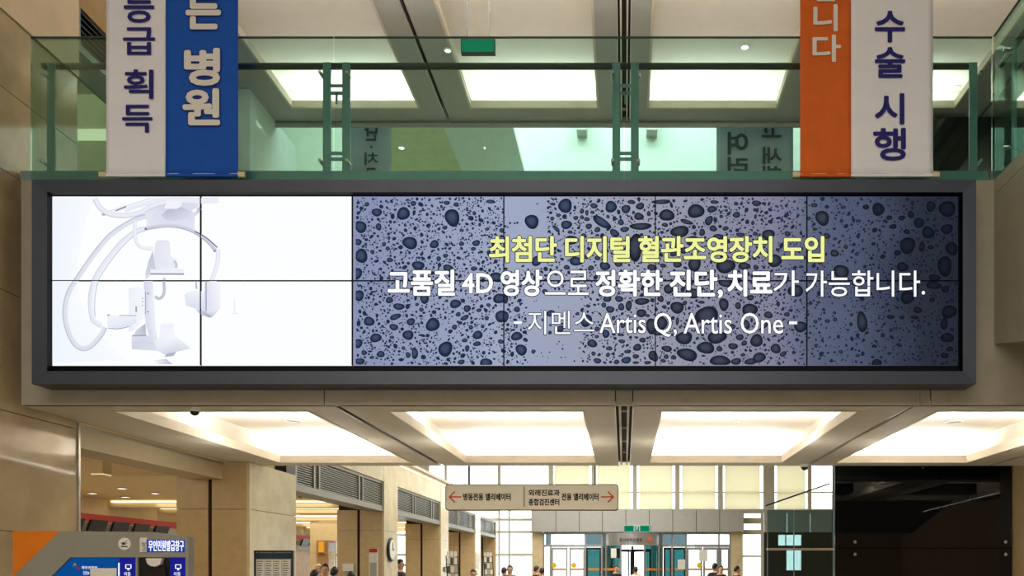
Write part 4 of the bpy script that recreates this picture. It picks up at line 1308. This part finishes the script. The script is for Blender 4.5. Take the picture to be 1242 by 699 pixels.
for s_, bb in (('병동전용 엘리베이터', (561.5, 598.5, 619.5, 607.5)), ('외래진료과', (641, 594, 679, 602)), ('종합검진센터', (641, 605, 678.5, 613.5)), ('전용 엘리베이터', (681, 598.5, 726, 607.5))):
    lettering(s_, bb, LY, 'ink_dark', hs, .035)
def arrow(x_tip, x_tail, yc, hw):
    a, b_ = W(x_tip, yc, LY), W(x_tail, yc, LY)
    s = 1 if a.x > b_.x else -1
    h = hw * LY / F
    t = .009
    ar = MB()
    ar.prism([(b_.x, b_.z - t), (a.x - s * .012, a.z - t), (a.x - s * .012, a.z + t), (b_.x, b_.z + t)], LY, LY + .004)
    for q in (-1, 1):
        ar.prism([(a.x, a.z), (a.x - s * h, a.z + q * h), (a.x - s * h - s * .014, a.z + q * (h - .012)), (a.x - s * .026, a.z)], LY, LY + .004)
    ar.build('arrow', 'ink_orange', hs)
arrow(544, 559.5, 603, 7)
arrow(745, 729, 603, 7)
dv0, dv1 = W(635.3, 615, LY), W(636.2, 590.5, LY)
box('divider', 'ink_dark', hs, dv0.x, dv1.x, LY, LY + .004, dv0.z, dv1.z)
for a in (568.6, 722):
    xx = W(a, 0, YS + .04).x
    MB().tube((xx, YS + .04, p1.z), (xx, YS + .04, 3.9), .011).build('hanging_rod', 'darkframe', hs)
    box('bracket', 'darkframe', hs, xx - .02, xx + .02, YE, YS + .06, 3.86, 3.9)

# exit sign on the header
es = thing('exit_sign', (PX(772, 29.7), 29.7, PZ(646, 29.7)), 'green exit sign with white running figure over the revolving door', 'sign')
YX = 29.72
box('casing', 'silver', es, PX(756, YX), PX(788.5, YX), YX + .01, YX + .1, PZ(645.8, YX), PZ(637, YX), .01)
box('lit_face', 'e_green', es, PX(757.3, YX), PX(787.3, YX), YX, YX + .012, PZ(644.8, YX), PZ(638, YX))
fg = MB()
c = W(772.5, 641.4, YX)
def seg(p, q, w):
    d = Vector((q[0] - p[0], q[1] - p[1])); n_ = Vector((-d.y, d.x)).normalized() * w
    fg.prism([(c.x + p[0] + n_.x, c.z + p[1] + n_.y), (c.x + q[0] + n_.x, c.z + q[1] + n_.y), (c.x + q[0] - n_.x, c.z + q[1] - n_.y), (c.x + p[0] - n_.x, c.z + p[1] - n_.y)], YX - .006, YX)
seg((-.1, -.09), (-.1, .09), .012); seg((.1, -.09), (.1, .09), .012); seg((-.1, .085), (.1, .085), .01)
seg((0, .03), (-.02, -.01), .014); seg((-.02, -.01), (.03, -.05), .01); seg((-.02, -.01), (-.05, -.08), .01)
seg((0, .03), (.05, .01), .008); seg((0, .03), (-.05, .02), .008); seg((.0, .045), (.015, .07), .014)
fg.build('running_figure', 'ink_white', es)

# ------------------------------------------------------------------ cameras, lamps and detectors on ceilings
def dome(label, x, y, z, r, group='dome cameras'):
    t = thing('dome_camera', (x, y, z - r * 1.6), label, 'camera', group)
    MB().lathe((x, y, z - r * .7), [(r * .9, 0), (r, r * .1), (r, r * .7)], 20).build('base', 'white_plastic', t, smooth=False)
    prof = [(r * .8 * math.sin(a), -r * .7 - r * .8 * math.cos(a) * .9) for a in [math.radians(q) for q in (5, 20, 40, 60, 80, 90)]]
    MB().lathe((x, y, z), prof, 20).build('dome', 'black_plastic', t, smooth=True)
dome('dark dome camera under the left front edge of the bridge soffit', W(236, 0, 6.72).x, 6.72, ZS, .045)
dome('dark dome camera at the rear right corner of the bridge soffit', W(976, 0, 10.35).x, 10.35, ZS, .055)
dome('dark dome camera on the counter room ceiling left of the pillars', W(181, 0, 11.0).x, 11.0, 3.2, .08)
dome('dark dome camera seen through the first louvred arcade opening', W(364.5, 0, 15.0).x, 15.0, 3.0, .08)


def disc(name, label, cat, px, py, zc, r, lit, group):
    Y = (zc - EYE) * F / (VY - py)
    x = (px - VX) * Y / F
    t = thing(name, (x, Y, zc - .02), label, cat, group)
    MB().lathe((x, Y, zc), [(r, -.004), (r, -.012), (r * .75, -.02), (r * .72, -.008)], 24).build('ring', 'white_plastic', t)
    MB().lathe((x, Y, zc), [(r * .72, -.009), (r * .7, -.012)], 24).build('face', 'e_lamp' if lit else 'grille', t)


ZL = ZS + .34
ZU = ZC + .34
for a in ((356, 509.5, ZL, .11, 0, 'round grille in the first coffer from the left, nearer one'),
          (400, 528, ZL, .07, 0, 'small round fitting in the first coffer from the left'),
          (636, 527, ZL, .07, 0, 'small round fitting in the second coffer'),
          (638, 533, ZL, .10, 0, 'flat round detector in the second coffer'),
          (870, 528.5, ZL, .08, 0, 'flat round fitting in the third coffer, right of centre slot'),
          (893, 511, ZL, .04, 0, 'tiny round detector in the third coffer'),
          (1157, 511, ZL, .11, 0, 'round grille in the rightmost coffer, nearer one'),
          (1111, 530, ZL, .07, 0, 'small round fitting in the rightmost coffer'),
          (1093, 536, ZL, .10, 0, 'flat round detector in the rightmost coffer')):
    disc('ceiling_fitting', a[5], 'ceiling fitting', a[0], a[1], a[2], a[3], a[4], 'fittings in the bridge coffers')
for a in ((543, 60, ZC, .045, 1, 'lit downlight beside the joint left of the green sign'),
          (903.5, 56, ZU, .06, 1, 'lit downlight in the upper ceiling left of the orange banner'),
          (1160, 106, ZU, .06, 1, 'lit downlight in the upper coffer right of the orange banner'),
          (487, 178.5, 8.46, .06, 1, 'lit downlight on the olive soffit, left one'),
          (585, 178.5, 8.70, .07, 1, 'lit downlight on the sloping soffit, right one')):
    disc('downlight', a[5], 'downlight', a[0], a[1], a[2], a[3], a[4], 'downlights seen through the balustrade glass')
k = 0
DL_ = [(112, 598, 'left of the front pair'), (148, 592, 'nearest one'), (152, 602.5, 'middle rear one'), (188, 598, 'right of the front pair'), (88, 603, 'at the wall edge'),
      (360, 623, 'at the first pillar edge'), (382, 633, 'left in the first arcade opening'), (395.5, 634, 'right in the first arcade opening'), (406, 642, 'farthest in the first arcade opening'),
      (489, 643, 'in the second arcade opening')]
DL = [d_ for d_ in DL_ if d_[0] != 88]
for px, py, lb in DL:
    disc('downlight', 'lit round downlight in the counter room ceiling, ' + lb, 'downlight', px, py, 3.0, .1 if px < 300 else .12, 1, 'downlights of the counter room')
# square duct hanging in the counter room
dt = thing('ceiling_duct', (W(122, 0, 11.6).x, 11.6, 2.7), 'square cream ceiling column with flange in the counter room', 'ceiling column')
p_, q_ = W(116, 577, 11.6), W(130, 555, 11.6)
box('shaft', 'cream', dt, p_.x, q_.x, 11.5, 11.7, 2.91, 3.2)
box('flange', 'fascia', dt, p_.x - .05, q_.x + .05, 11.45, 11.75, 3.18, 3.2)

# ceiling monitors in the counter room, in a row under the red stripe
def monitor(y, lb):
    t = thing('ceiling_monitor', (-10.2, y, 2.2), lb, 'monitor', 'monitors above the service counters')
    b = MB()
    # tilted slab facing +x / towards the hall
    x0 = -10.25
    b.add([(x0, y - .24, 2.32), (x0 + .02, y + .24, 2.32), (x0 + .10, y + .24, 2.54), (x0 + .08, y - .24, 2.54),
           (x0 - .05, y - .24, 2.32), (x0 - .03, y + .24, 2.32), (x0 + .05, y + .24, 2.54), (x0 + .03, y - .24, 2.54)],
          [(0, 1, 2, 3), (7, 6, 5, 4), (0, 4, 5, 1), (1, 5, 6, 2), (2, 6, 7, 3), (3, 7, 4, 0)])
    b.build('casing', 'black_plastic', t)
    box('arm', 'header', t, -10.5, x0 - .02, y - .12, y + .12, 2.36, 2.5)
for y, lb in ((15.3, 'dark ceiling monitor nearest, half behind the polished wall edge'), (16.0, 'second dark ceiling monitor under the red stripe'), (16.72, 'third dark ceiling monitor under the red stripe'),
              (17.44, 'fourth dark ceiling monitor under the red stripe'), (18.2, 'fifth dark ceiling monitor, next to the tan pillar'),
              (26.4, 'dark monitor seen in the first louvred opening, left'), (27.4, 'dark monitor seen in the first louvred opening, right')):
    monitor(y, lb)
# counter, lit amber frame, partition inside
ct = thing('service_counter', (-9.6, 21, 0), 'long wooden service counter under the ceiling monitors', 'counter')
box('front', 'wood', ct, -9.7, -9.5, 13, 29, 0, 1.05)
box('worktop', 'stone_pale', ct, -10.0, -9.4, 12.95, 29.05, 1.05, 1.1)
YI = 24.0
ip = thing('partition_wall', (W(388, 0, YI).x, YI, 0), 'cream partition panel seen through the first louvred opening', 'partition')
box('panel', 'cream', ip, W(376, 0, YI).x, W(384, 0, YI).x, YI, YI + .1, 0, 2.95)
box('panel', 'wood', ip, W(384, 0, YI).x, W(398, 0, YI).x, YI + .02, YI + .1, 0, W(0, 655, YI).z)
box('header', 'cream', ip, W(384, 0, YI).x, W(409, 0, YI).x, YI, YI + .1, W(0, 656, YI).z, 2.95)
fl = thing('lit_picture', (W(391, 0, 23.9).x, 23.9, 1.8), 'small amber lit picture box on the partition in the opening', 'lightbox')
p_, q_ = W(386.5, 670, 23.9), W(392.5, 657.5, 23.9)
box('frame', 'wood', fl, p_.x - .03, q_.x + .03, 23.9, 23.98, p_.z - .03, q_.z + .03)
box('face', 'e_amber', fl, p_.x, q_.x, 23.89, 23.9, p_.z, q_.z)

# ------------------------------------------------------------------ kiosk
KY = 6.0
kz = lambda py: W(0, py, KY).z
kx = lambda px: W(px, 0, KY).x
ks = thing('service_kiosk', (kx(120), KY, 0), 'grey and orange document kiosk with blue screens at the lower left', 'kiosk')
MB().prism([(kx(15), 0), (kx(228), 0), (kx(228), kz(651)), (kx(180), kz(645.5)), (kx(15), kz(644.5))], KY + .03, KY + .09).build('body', 'kiosk', ks, bevel=.006)
box('rear_body', 'kiosk', ks, kx(15) + .02, -3.52, KY + .09, KY + .55, 0, kz(660))
MB().prism([(kx(15), kz(699.5)), (kx(15), kz(644.5)), (kx(72), kz(644.5))], KY + .004, KY + .03).build('orange_corner', 'kiosk_orange', ks)
MB().prism([(kx(15), 0), (kx(15), kz(700)), (kx(19), kz(696)), (kx(60), kz(740)), (kx(60), 0)], KY + .004, KY + .03).build('orange_side', 'kiosk_orange', ks)
MB().prism([(kx(15), kz(700)), (kx(72.3), kz(644.5)), (kx(180), kz(645.5)), (kx(228), kz(651)), (kx(228), kz(676.5)), (kx(85), kz(676.5)), (kx(40), kz(722))], KY, KY + .028).build('front_band', 'kiosk', ks, bevel=.003)
MB().prism([(kx(86), kz(677)), (kx(143), kz(677)), (kx(143), kz(800)), (kx(40), kz(800)), (kx(40), kz(722))], KY + .012, KY + .03).build('screen', 'e_kblue', ks)
box('violet_strip', 'e_kviolet', ks, kx(143.5), kx(164.5), KY + .014, KY + .03, kz(800), kz(677))
box('strip_light', 'e_kglow', ks, kx(142.6), kx(143.6), KY + .008, KY + .016, kz(800), kz(683))
box('mullion', 'kiosk', ks, kx(164.5), kx(167), KY, KY + .03, 0, kz(676))
box('slot_recess', 'black_plastic', ks, kx(167), kx(205), KY + .02, KY + .032, kz(800), kz(677))
box('violet_strip', 'e_kviolet', ks, kx(205), kx(225), KY + .014, KY + .03, kz(800), kz(677))
box('side_frame', 'kiosk', ks, kx(225), kx(228), KY, KY + .03, 0, kz(676))
MB().prism([(kx(178), kz(677.5)), (kx(198), kz(677.5)), (kx(196), kz(685)), (kx(190), kz(688)), (kx(184), kz(687)), (kx(180), kz(684))], KY - .02, KY + .02).build('camera_head', 'white_plastic', ks, bevel=.004)
MB().prism([(kx(190), kz(690)), (kx(200), kz(687)), (kx(202), kz(699)), (kx(190), kz(702))], KY - .01, KY + .02).build('scanner', 'black_plastic', ks)
box('notice', 'paper', ks, kx(109), kx(140.5), KY + .004, KY + .011, kz(712), kz(689.5))
box('lower_front', 'kiosk', ks, kx(60), kx(225), KY + .0, KY + .03, 0, kz(801))
lc = W(151.5, 660, KY)
rd = MB().lathe((lc.x, KY - .006, lc.z), [(.045, 0), (.045, .006)], 28, 'y').build('round_badge', 'paper', ks)
bd = MB()
bd.prism([(lc.x - .026, lc.z + .006), (lc.x - .004, lc.z - .004), (lc.x + .022, lc.z + .024), (lc.x + .002, lc.z + .008), (lc.x - .006, lc.z + .012)], KY - .009, KY - .006)
bd.prism([(lc.x - .02, lc.z - .004), (lc.x + .02, lc.z + .004), (lc.x + .02, lc.z + .0), (lc.x - .016, lc.z - .009)], KY - .009, KY - .006)
bd.prism([(lc.x - .024, lc.z - .016), (lc.x + .024, lc.z - .016), (lc.x + .022, lc.z - .023), (lc.x - .022, lc.z - .023)], KY - .009, KY - .006)
bd.build('badge_mark', 'ink_dark', ks)
lb = box('lit_sign_back', 'e_kback', ks, kx(177), kx(224), KY - .004, KY, kz(670), kz(655))
box('lit_sign_label', 'white_plastic', ks, kx(170.5), kx(178.5), KY - .01, KY, kz(670), kz(652.5))
lettering('무인민원발급창구', (180, 655.5, 223, 669), KY - .006, 'e_kglow', ks, .018)
lettering('발', (172, 658, 177, 663), KY - .0115, 'ink_dark', ks, .0)
lettering('급', (172, 664, 177, 669), KY - .0115, 'ink_dark', ks, .0)
lettering('행정안전부', (99, 687, 118, 690.5), KY + .010, 'e_kglow', ks)
lettering('민원24', (101, 693, 108, 697.5), KY + .010, 'e_kglow', ks)
for (px, py, m) in ((90, 685, 'yellow'), (92, 688.5, 'red'), (87.5, 687, 'e_green'), (95, 690, 'red')):
    q = W(px, py, KY)
    MB().lathe((q.x, KY + .008, q.z), [(.008, 0), (.008, .003)], 12, 'y').build('colour_dot', m, ks)
for xx in (154.5, 215):
    ic = MB()
    a_, b2 = W(xx - 3.5, 690, KY), W(xx + 3.5, 685, KY)
    ic.box(a_.x, b2.x, KY + .010, KY + .014, a_.z, a_.z + .004).box(a_.x, b2.x, KY + .010, KY + .014, b2.z - .004, b2.z)
    ic.box(a_.x, a_.x + .004, KY + .010, KY + .014, a_.z, b2.z).box(b2.x - .004, b2.x, KY + .010, KY + .014, a_.z, b2.z)
    ic.box((a_.x + b2.x) / 2 - .006, (a_.x + b2.x) / 2 + .006, KY + .010, KY + .014, a_.z - .012, a_.z)
    ic.build('icon', 'e_kglow', ks)
    lettering('이동', (xx - 4, 694, xx + 4, 699), KY + .010, 'e_kglow', ks)

# ------------------------------------------------------------------ directory board and other standing things
DY = 9.8
db = thing('directory_board', (W(331, 0, DY).x, DY, 0), 'standing directory board with silver frame and columns of small print by the pillar', 'board')
dx0, dx1 = W(308, 0, DY).x, W(355, 0, DY).x
dz1 = W(0, 668, DY).z
box('panel', 'header', db, dx0 + .012, dx1 - .012, DY + .01, DY + .03, .75, dz1 - .012)
for (a0, a1, b0, b1) in ((dx0, dx0 + .018, .7, dz1), (dx1 - .018, dx1, .7, dz1), (dx0 + .018, dx1 - .018, dz1 - .018, dz1), (dx0 + .018, dx1 - .018, .7, .72)):
    box('frame', 'darkframe', db, a0, a1, DY, DY + .045, b0, b1)
box('title_band', 'ink_grey', db, dx0 + .02, dx1 - .02, DY + .004, DY + .01, dz1 - .10, dz1 - .03)
for k in range(4):
    c0 = dx0 + .025 + k * (dx1 - dx0 - .05) / 4
    c1 = c0 + (dx1 - dx0 - .05) / 4 - .01
    box('print_column', 'paper', db, c0, c1, DY + .006, DY + .01, .76, dz1 - .11)
    rows_ = MB()
    for j in range(34):
        z = dz1 - .13 - j * .027
        rows_.box(c0 + .008, c1 - .008 - random.uniform(0, .03), DY + .003, DY + .006, z - .004, z + .004)
    tag(rows_.build('print_rows', 'ink_grey', db), None, None, None, 'stuff')
for s in (.12, .5, .88):
    MB().lathe((dx0 + (dx1 - dx0) * s, DY - .006, dz1 - .02), [(.008, 0), (.008, .008)], 10, 'y').build('screw', 'chrome', db)
for s in (.1, .9):
    xx = dx0 + (dx1 - dx0) * s
    box('leg', 'alu', db, xx - .015, xx + .015, DY + .046, DY + .076, 0, dz1 - .1)
    box('foot', 'alu', db, xx - .02, xx + .02, DY - .1, DY + .22, 0, .02)

# round clock on the second pillar
ck = thing('round_clock', (XA, 16.2, 1.75), 'round dark rimmed clock on the side of the second pillar', 'clock')
zc = PZ(667, 16.2)
MB().lathe((XA, 16.2, zc), [(.23, 0), (.24, .02), (.23, .045), (.2, .05)], 28, 'x').build('rim', 'darkframe', ck)
MB().lathe((XA + .046, 16.2, zc), [(.2, 0), (.2, .008)], 28, 'x').build('face', 'paper', ck)
MB().box(XA + .055, XA + .06, 16.19, 16.21, zc, zc + .14).box(XA + .055, XA + .06, 16.2, 16.3, zc - .01, zc + .01).build('hands', 'ink_dark', ck)
# poster stand with red top
py_ = 14.2
ps = thing('poster_stand', (W(452.5, 0, py_).x, py_, 0), 'white poster stand with a red heading before the second pillar', 'poster stand')
a_, b2 = W(447.5, 0, py_).x, W(458, 0, py_).x
zt1 = PZ(665.5, py_)
box('board', 'paper', ps, a_, b2, py_, py_ + .02, .3, zt1)
box('heading', 'red', ps, a_ + .003, b2 - .003, py_ - .004, py_, zt1 - .07, zt1 - .003)
for j in range(3):
    box('picture', 'e_kback' if j == 1 else 'header', ps, a_ + .015, b2 - .015, py_ - .003, py_, zt1 - .5 - j * .3, zt1 - .25 - j * .3)
box('pole', 'alu', ps, (a_ + b2) / 2 - .015, (a_ + b2) / 2 + .015, py_ + .02, py_ + .05, 0, zt1 - .1)
box('foot', 'darkframe', ps, a_, b2, py_ - .12, py_ + .2, 0, .02)
# brochure racks
def rack(px, Y, lb):
    xc = W(px, 0, Y).x
    t = thing('brochure_rack', (xc, Y, 0), lb, 'rack', 'brochure racks along the arcade')
    zt2 = PZ(674.5, Y)
    w = .14
    for s in (-1, 1):
        MB().tube((xc + s * w - .06, Y, zt2), (xc + s * w + .06, Y, 0), .014).build('upright', 'darkframe', t)
    n_ = 7
    for k in range(n_):
        z = zt2 - .12 - k * .2
        x = xc - .06 + .12 * (1 - z / zt2)
        sh = box('shelf', 'darkframe', t, x - w, x + w, Y - .08, Y + .02, z - .1, z - .085)
        for q in range(3):
            MB().box(x - w + .02 + q * .09, x - w + .09 + q * .09, Y - .05, Y - .035, z - .085, z + .07).build('brochure', ['paper', 'glass_edge', 'paper', 'header'][(k + q) % 4], t)
    for q in (-1, 0, 1):
        MB().box(xc - .06 + q * .09 - .03, xc - .06 + q * .09 + .03, Y - .02, Y, zt2 - .02, zt2 + .11).build('brochure', 'paper', t)
rack(551, 20.0, 'dark brochure rack with white leaflets before the third pillar')
rack(594, 26.6, 'dark brochure rack with white leaflets near the farthest pillar')
nt_ = tag(box('wall_notice', 'paper', None, W(415, 0, 15.75).x, W(428.5, 0, 15.75).x, 15.765, 15.775, PZ(693, 15.75), PZ(684, 15.75)), 'white paper notice on the front of the second pillar', 'notice')
tag(box('small_black_panel', 'black_plastic', None, XA + .001, XA + .03, 21.0, 21.5, PZ(694, 21.2), PZ(688, 21.2)), 'small black panel on the third pillar side', 'panel')


# ------------------------------------------------------------------ people in the entrance hall
COAT = {}
def person(px, top, Y, label, coat=(30, 30, 34), hair='hair_black', turn=0.0, trousers=(36, 38, 46), lean=0.0, striped=False):
    H = EYE + (VY - top) * Y / F
    s = H / 1.72
    x = W(px, 0, Y).x
    root = thing('person', (x, Y, 0), label, 'person', 'people in the entrance hall')
    sk = [  # x, y(forward -), z, rx, ry
        ('pelvis', 0, 0, .95, .15, .11), ('waist', 0, 0, 1.10, .13, .10), ('chest', 0, 0, 1.30, .165, .115), ('base', 0, .01, 1.42, .10, .08),
        ('neck', 0, .0, 1.48, .052, .055), ('jaw', 0, -.015, 1.55, .062, .078), ('skull', 0, -.005, 1.635, .075, .09), ('crown', 0, 0, 1.665, .055, .065)]
    names, vs_, rad, ed = {}, [], [], []
    def V(n_, x_, y_, z_, a, b_):
        names[n_] = len(vs_); vs_.append((x_, y_ - lean * max(0, z_ - .95), z_)); rad.append((a, b_)); return names[n_]
    prev = None
    for n_, x_, y_, z_, a, b_ in sk:
        i = V(n_, x_, y_, z_, a, b_)
        if prev is not None: ed.append((prev, i))
        prev = i
    for q in (-1, 1):
        ch = [V('sh', q * .17, .01, 1.39, .062, .06), V('el', q * .23, .03, 1.10, .045, .045), V('wr', q * .235, -.05, .87, .03, .025), V('pm', q * .235, -.07, .80, .035, .016)]
        ed.append((names['base'], ch[0])); ed += [(ch[k_], ch[k_ + 1]) for k_ in range(3)]
        for fk in range(4):
            f1 = V('f', q * .235, -.105 + fk * .022, .745 - .004 * fk, .009, .008)
            f2 = V('f', q * .225, -.115 + fk * .024, .70 + (.012 if fk in (0, 3) else 0), .008, .007)
            ed += [(ch[3], f1), (f1, f2)]
        t1 = V('t', q * .22, -.115, .80, .010, .010); t2 = V('t', q * .212, -.13, .765, .009, .009)
        ed += [(ch[2], t1), (t1, t2)]
        lg = [V('hip', q * .095, 0, .88, .095, .10), V('kn', q * .10, -.01, .48, .062, .065), V('an', q * .10, .02, .09, .042, .048), V('to', q * .115, -.13, .035, .042, .03)]
        ed.append((names['pelvis'], lg[0])); ed += [(lg[k_], lg[k_ + 1]) for k_ in range(3)]
    me = bpy.data.meshes.new('body')
    me.from_pydata(vs_, ed, [])
    o_ = bpy.data.objects.new('body', me)
    COL.objects.link(o_)
    md = o_.modifiers.new('s', 'SKIN')
    for i, r_ in enumerate(rad): me.skin_vertices[0].data[i].radius = r_
    me.skin_vertices[0].data[0].use_root = True
    sd = o_.modifiers.new('d', 'SUBSURF'); sd.levels = 1; sd.render_levels = 1
    dg = bpy.context.evaluated_depsgraph_get()
    nm = bpy.data.meshes.new_from_object(o_.evaluated_get(dg))
    bpy.data.objects.remove(o_)
    key = (coat, trousers)
    if key not in COAT:
        COAT[key] = (mat('coat', coat, .8, var=.03), mat('trousers', trousers, .8, var=.03))
    cm, tm = COAT[key]
    nm.materials.clear()
    for m_ in (M['skin'], cm, tm, M['shoe'], M['ink_white']): nm.materials.append(m_)
    for p in nm.polygons:
        c_ = p.center
        p.use_smooth = True
        if c_.z < .09: k_ = 3
        elif abs(c_.x) > .19 and c_.z < .86: k_ = 0
        elif c_.z < .90: k_ = 2
        elif c_.z < 1.455: k_ = 4 if (striped and int(c_.z * 28) % 2) else 1
        else: k_ = 0
        p.material_index = k_
    b_o = bpy.data.objects.new('body', nm)
    COL.objects.link(b_o); b_o.parent = root
    def part(nm_, mb, m_):
        q = mb.build(nm_, m_, None, smooth=True)
        q.data.transform(__import__('mathutils').Matrix.Translation(q.location)); q.location = (0, 0, 0)
        q.parent = root
        return q
    ly = -lean * .65
    # hair: a shell over the top and back of the head
    hm = MB()
    rows2, n2 = 7, 14
    vv = []
    for j in range(rows2 + 1):
        ph = math.radians(8 + j * 14.5)
        for k_ in range(n2):
            th = 2 * math.pi * k_ / n2
            back = .5 + .5 * math.sin(th)
            lim = ph * (.47 + .63 * back)
            vv.append((.071 * math.sin(lim) * math.cos(th), ly + .004 + .092 * math.sin(lim) * math.sin(th), 1.605 + .113 * math.cos(lim)))
    ff = [(j * n2 + k_, j * n2 + (k_ + 1) % n2, (j + 1) * n2 + (k_ + 1) % n2, (j + 1) * n2 + k_) for j in range(rows2) for k_ in range(n2)]
    ff.append(tuple(range(n2)))
    hm.add(vv, ff)
    h_o = part('hair', hm, hair)
    s3 = h_o.modifiers.new('t', 'SOLIDIFY'); s3.thickness = .004
    for q in (-1, 1):
        part('eye', MB().lathe((q * .03, ly - .088, 1.605), [(.002, -.006), (.010, -.003), (.010, .004), (.002, .006)], 8, 'y'), 'ink_dark')
        part('ear', MB().lathe((q * .070, ly + .005, 1.59), [(.006, -.02), (.010, -.008), (.012, .01), (.007, .022)], 8), 'skin')
    part('nose', MB().lathe((0, ly - .092, 1.565), [(.016, 0), (.013, .02), (.005, .045)], 8), 'skin')
    part('mouth', MB().box(-.022, .022, ly - .089, ly - .080, 1.533, 1.538), 'wood')
    root.scale = (s, s, s)
    root.rotation_euler = (0, 0, turn)
    return root


person(382, 691, 14.0, 'dark haired person in dark coat, lowest head in the first opening, left', turn=2.6)
person(394, 683.5, 15.2, 'person facing the hall in a grey top, taller head in the first opening', coat=(110, 108, 110), turn=.3)
person(386.5, 684, 19.5, 'white haired person farther back in the first opening', coat=(150, 140, 130), hair='hair_white', turn=.2)
person(406, 687.5, 14.6, 'dark haired person right of the group in the first opening', coat=(60, 54, 60), turn=2.9)
person(426, 693, 13.2, 'dark haired person with only the crown showing before the second pillar', coat=(40, 42, 48), turn=3.0)
person(485.5, 678, 17.8, 'person in a black coat standing in the second arcade opening', turn=1.4)
person(572, 690.5, 18.6, 'dark haired person bending forward before the third pillar', coat=(120, 116, 112), turn=.4, lean=.3)
person(611.5, 688, 21.5, 'dark haired person turned away before the left windows', coat=(32, 32, 36), turn=2.8)
person(618.5, 685.5, 20.5, 'man facing the camera in a black jacket before the left windows', coat=(26, 26, 30), turn=.1)
person(651, 686.5, 24.0, 'person in dark clothes left of the entrance doors, farther one', coat=(30, 32, 40), turn=2.2)
person(657.5, 688.5, 22.6, 'person in dark clothes left of the entrance doors, nearer one', coat=(24, 24, 28), turn=3.0)
person(747, 685.5, 26.0, 'man in a dark suit walking from the revolving door', coat=(22, 24, 30), turn=.5)
person(771, 687, 24.6, 'person in a pink striped shirt before the revolving door', coat=(170, 90, 110), turn=3.1, striped=True)
person(867, 683, 23.6, 'tall person in a black coat right of the entrance doors', coat=(20, 20, 24), turn=2.6)
person(874, 685.5, 22.4, 'person with pale face in a dark red coat right of the doors', coat=(54, 24, 30), turn=.3)
person(894, 686.5, 23.0, 'person in a navy jacket before the right windows', coat=(30, 28, 60), turn=1.9)

# tidy helper properties
for o in bpy.data.objects:
    if '_org' in o: del o['_org']
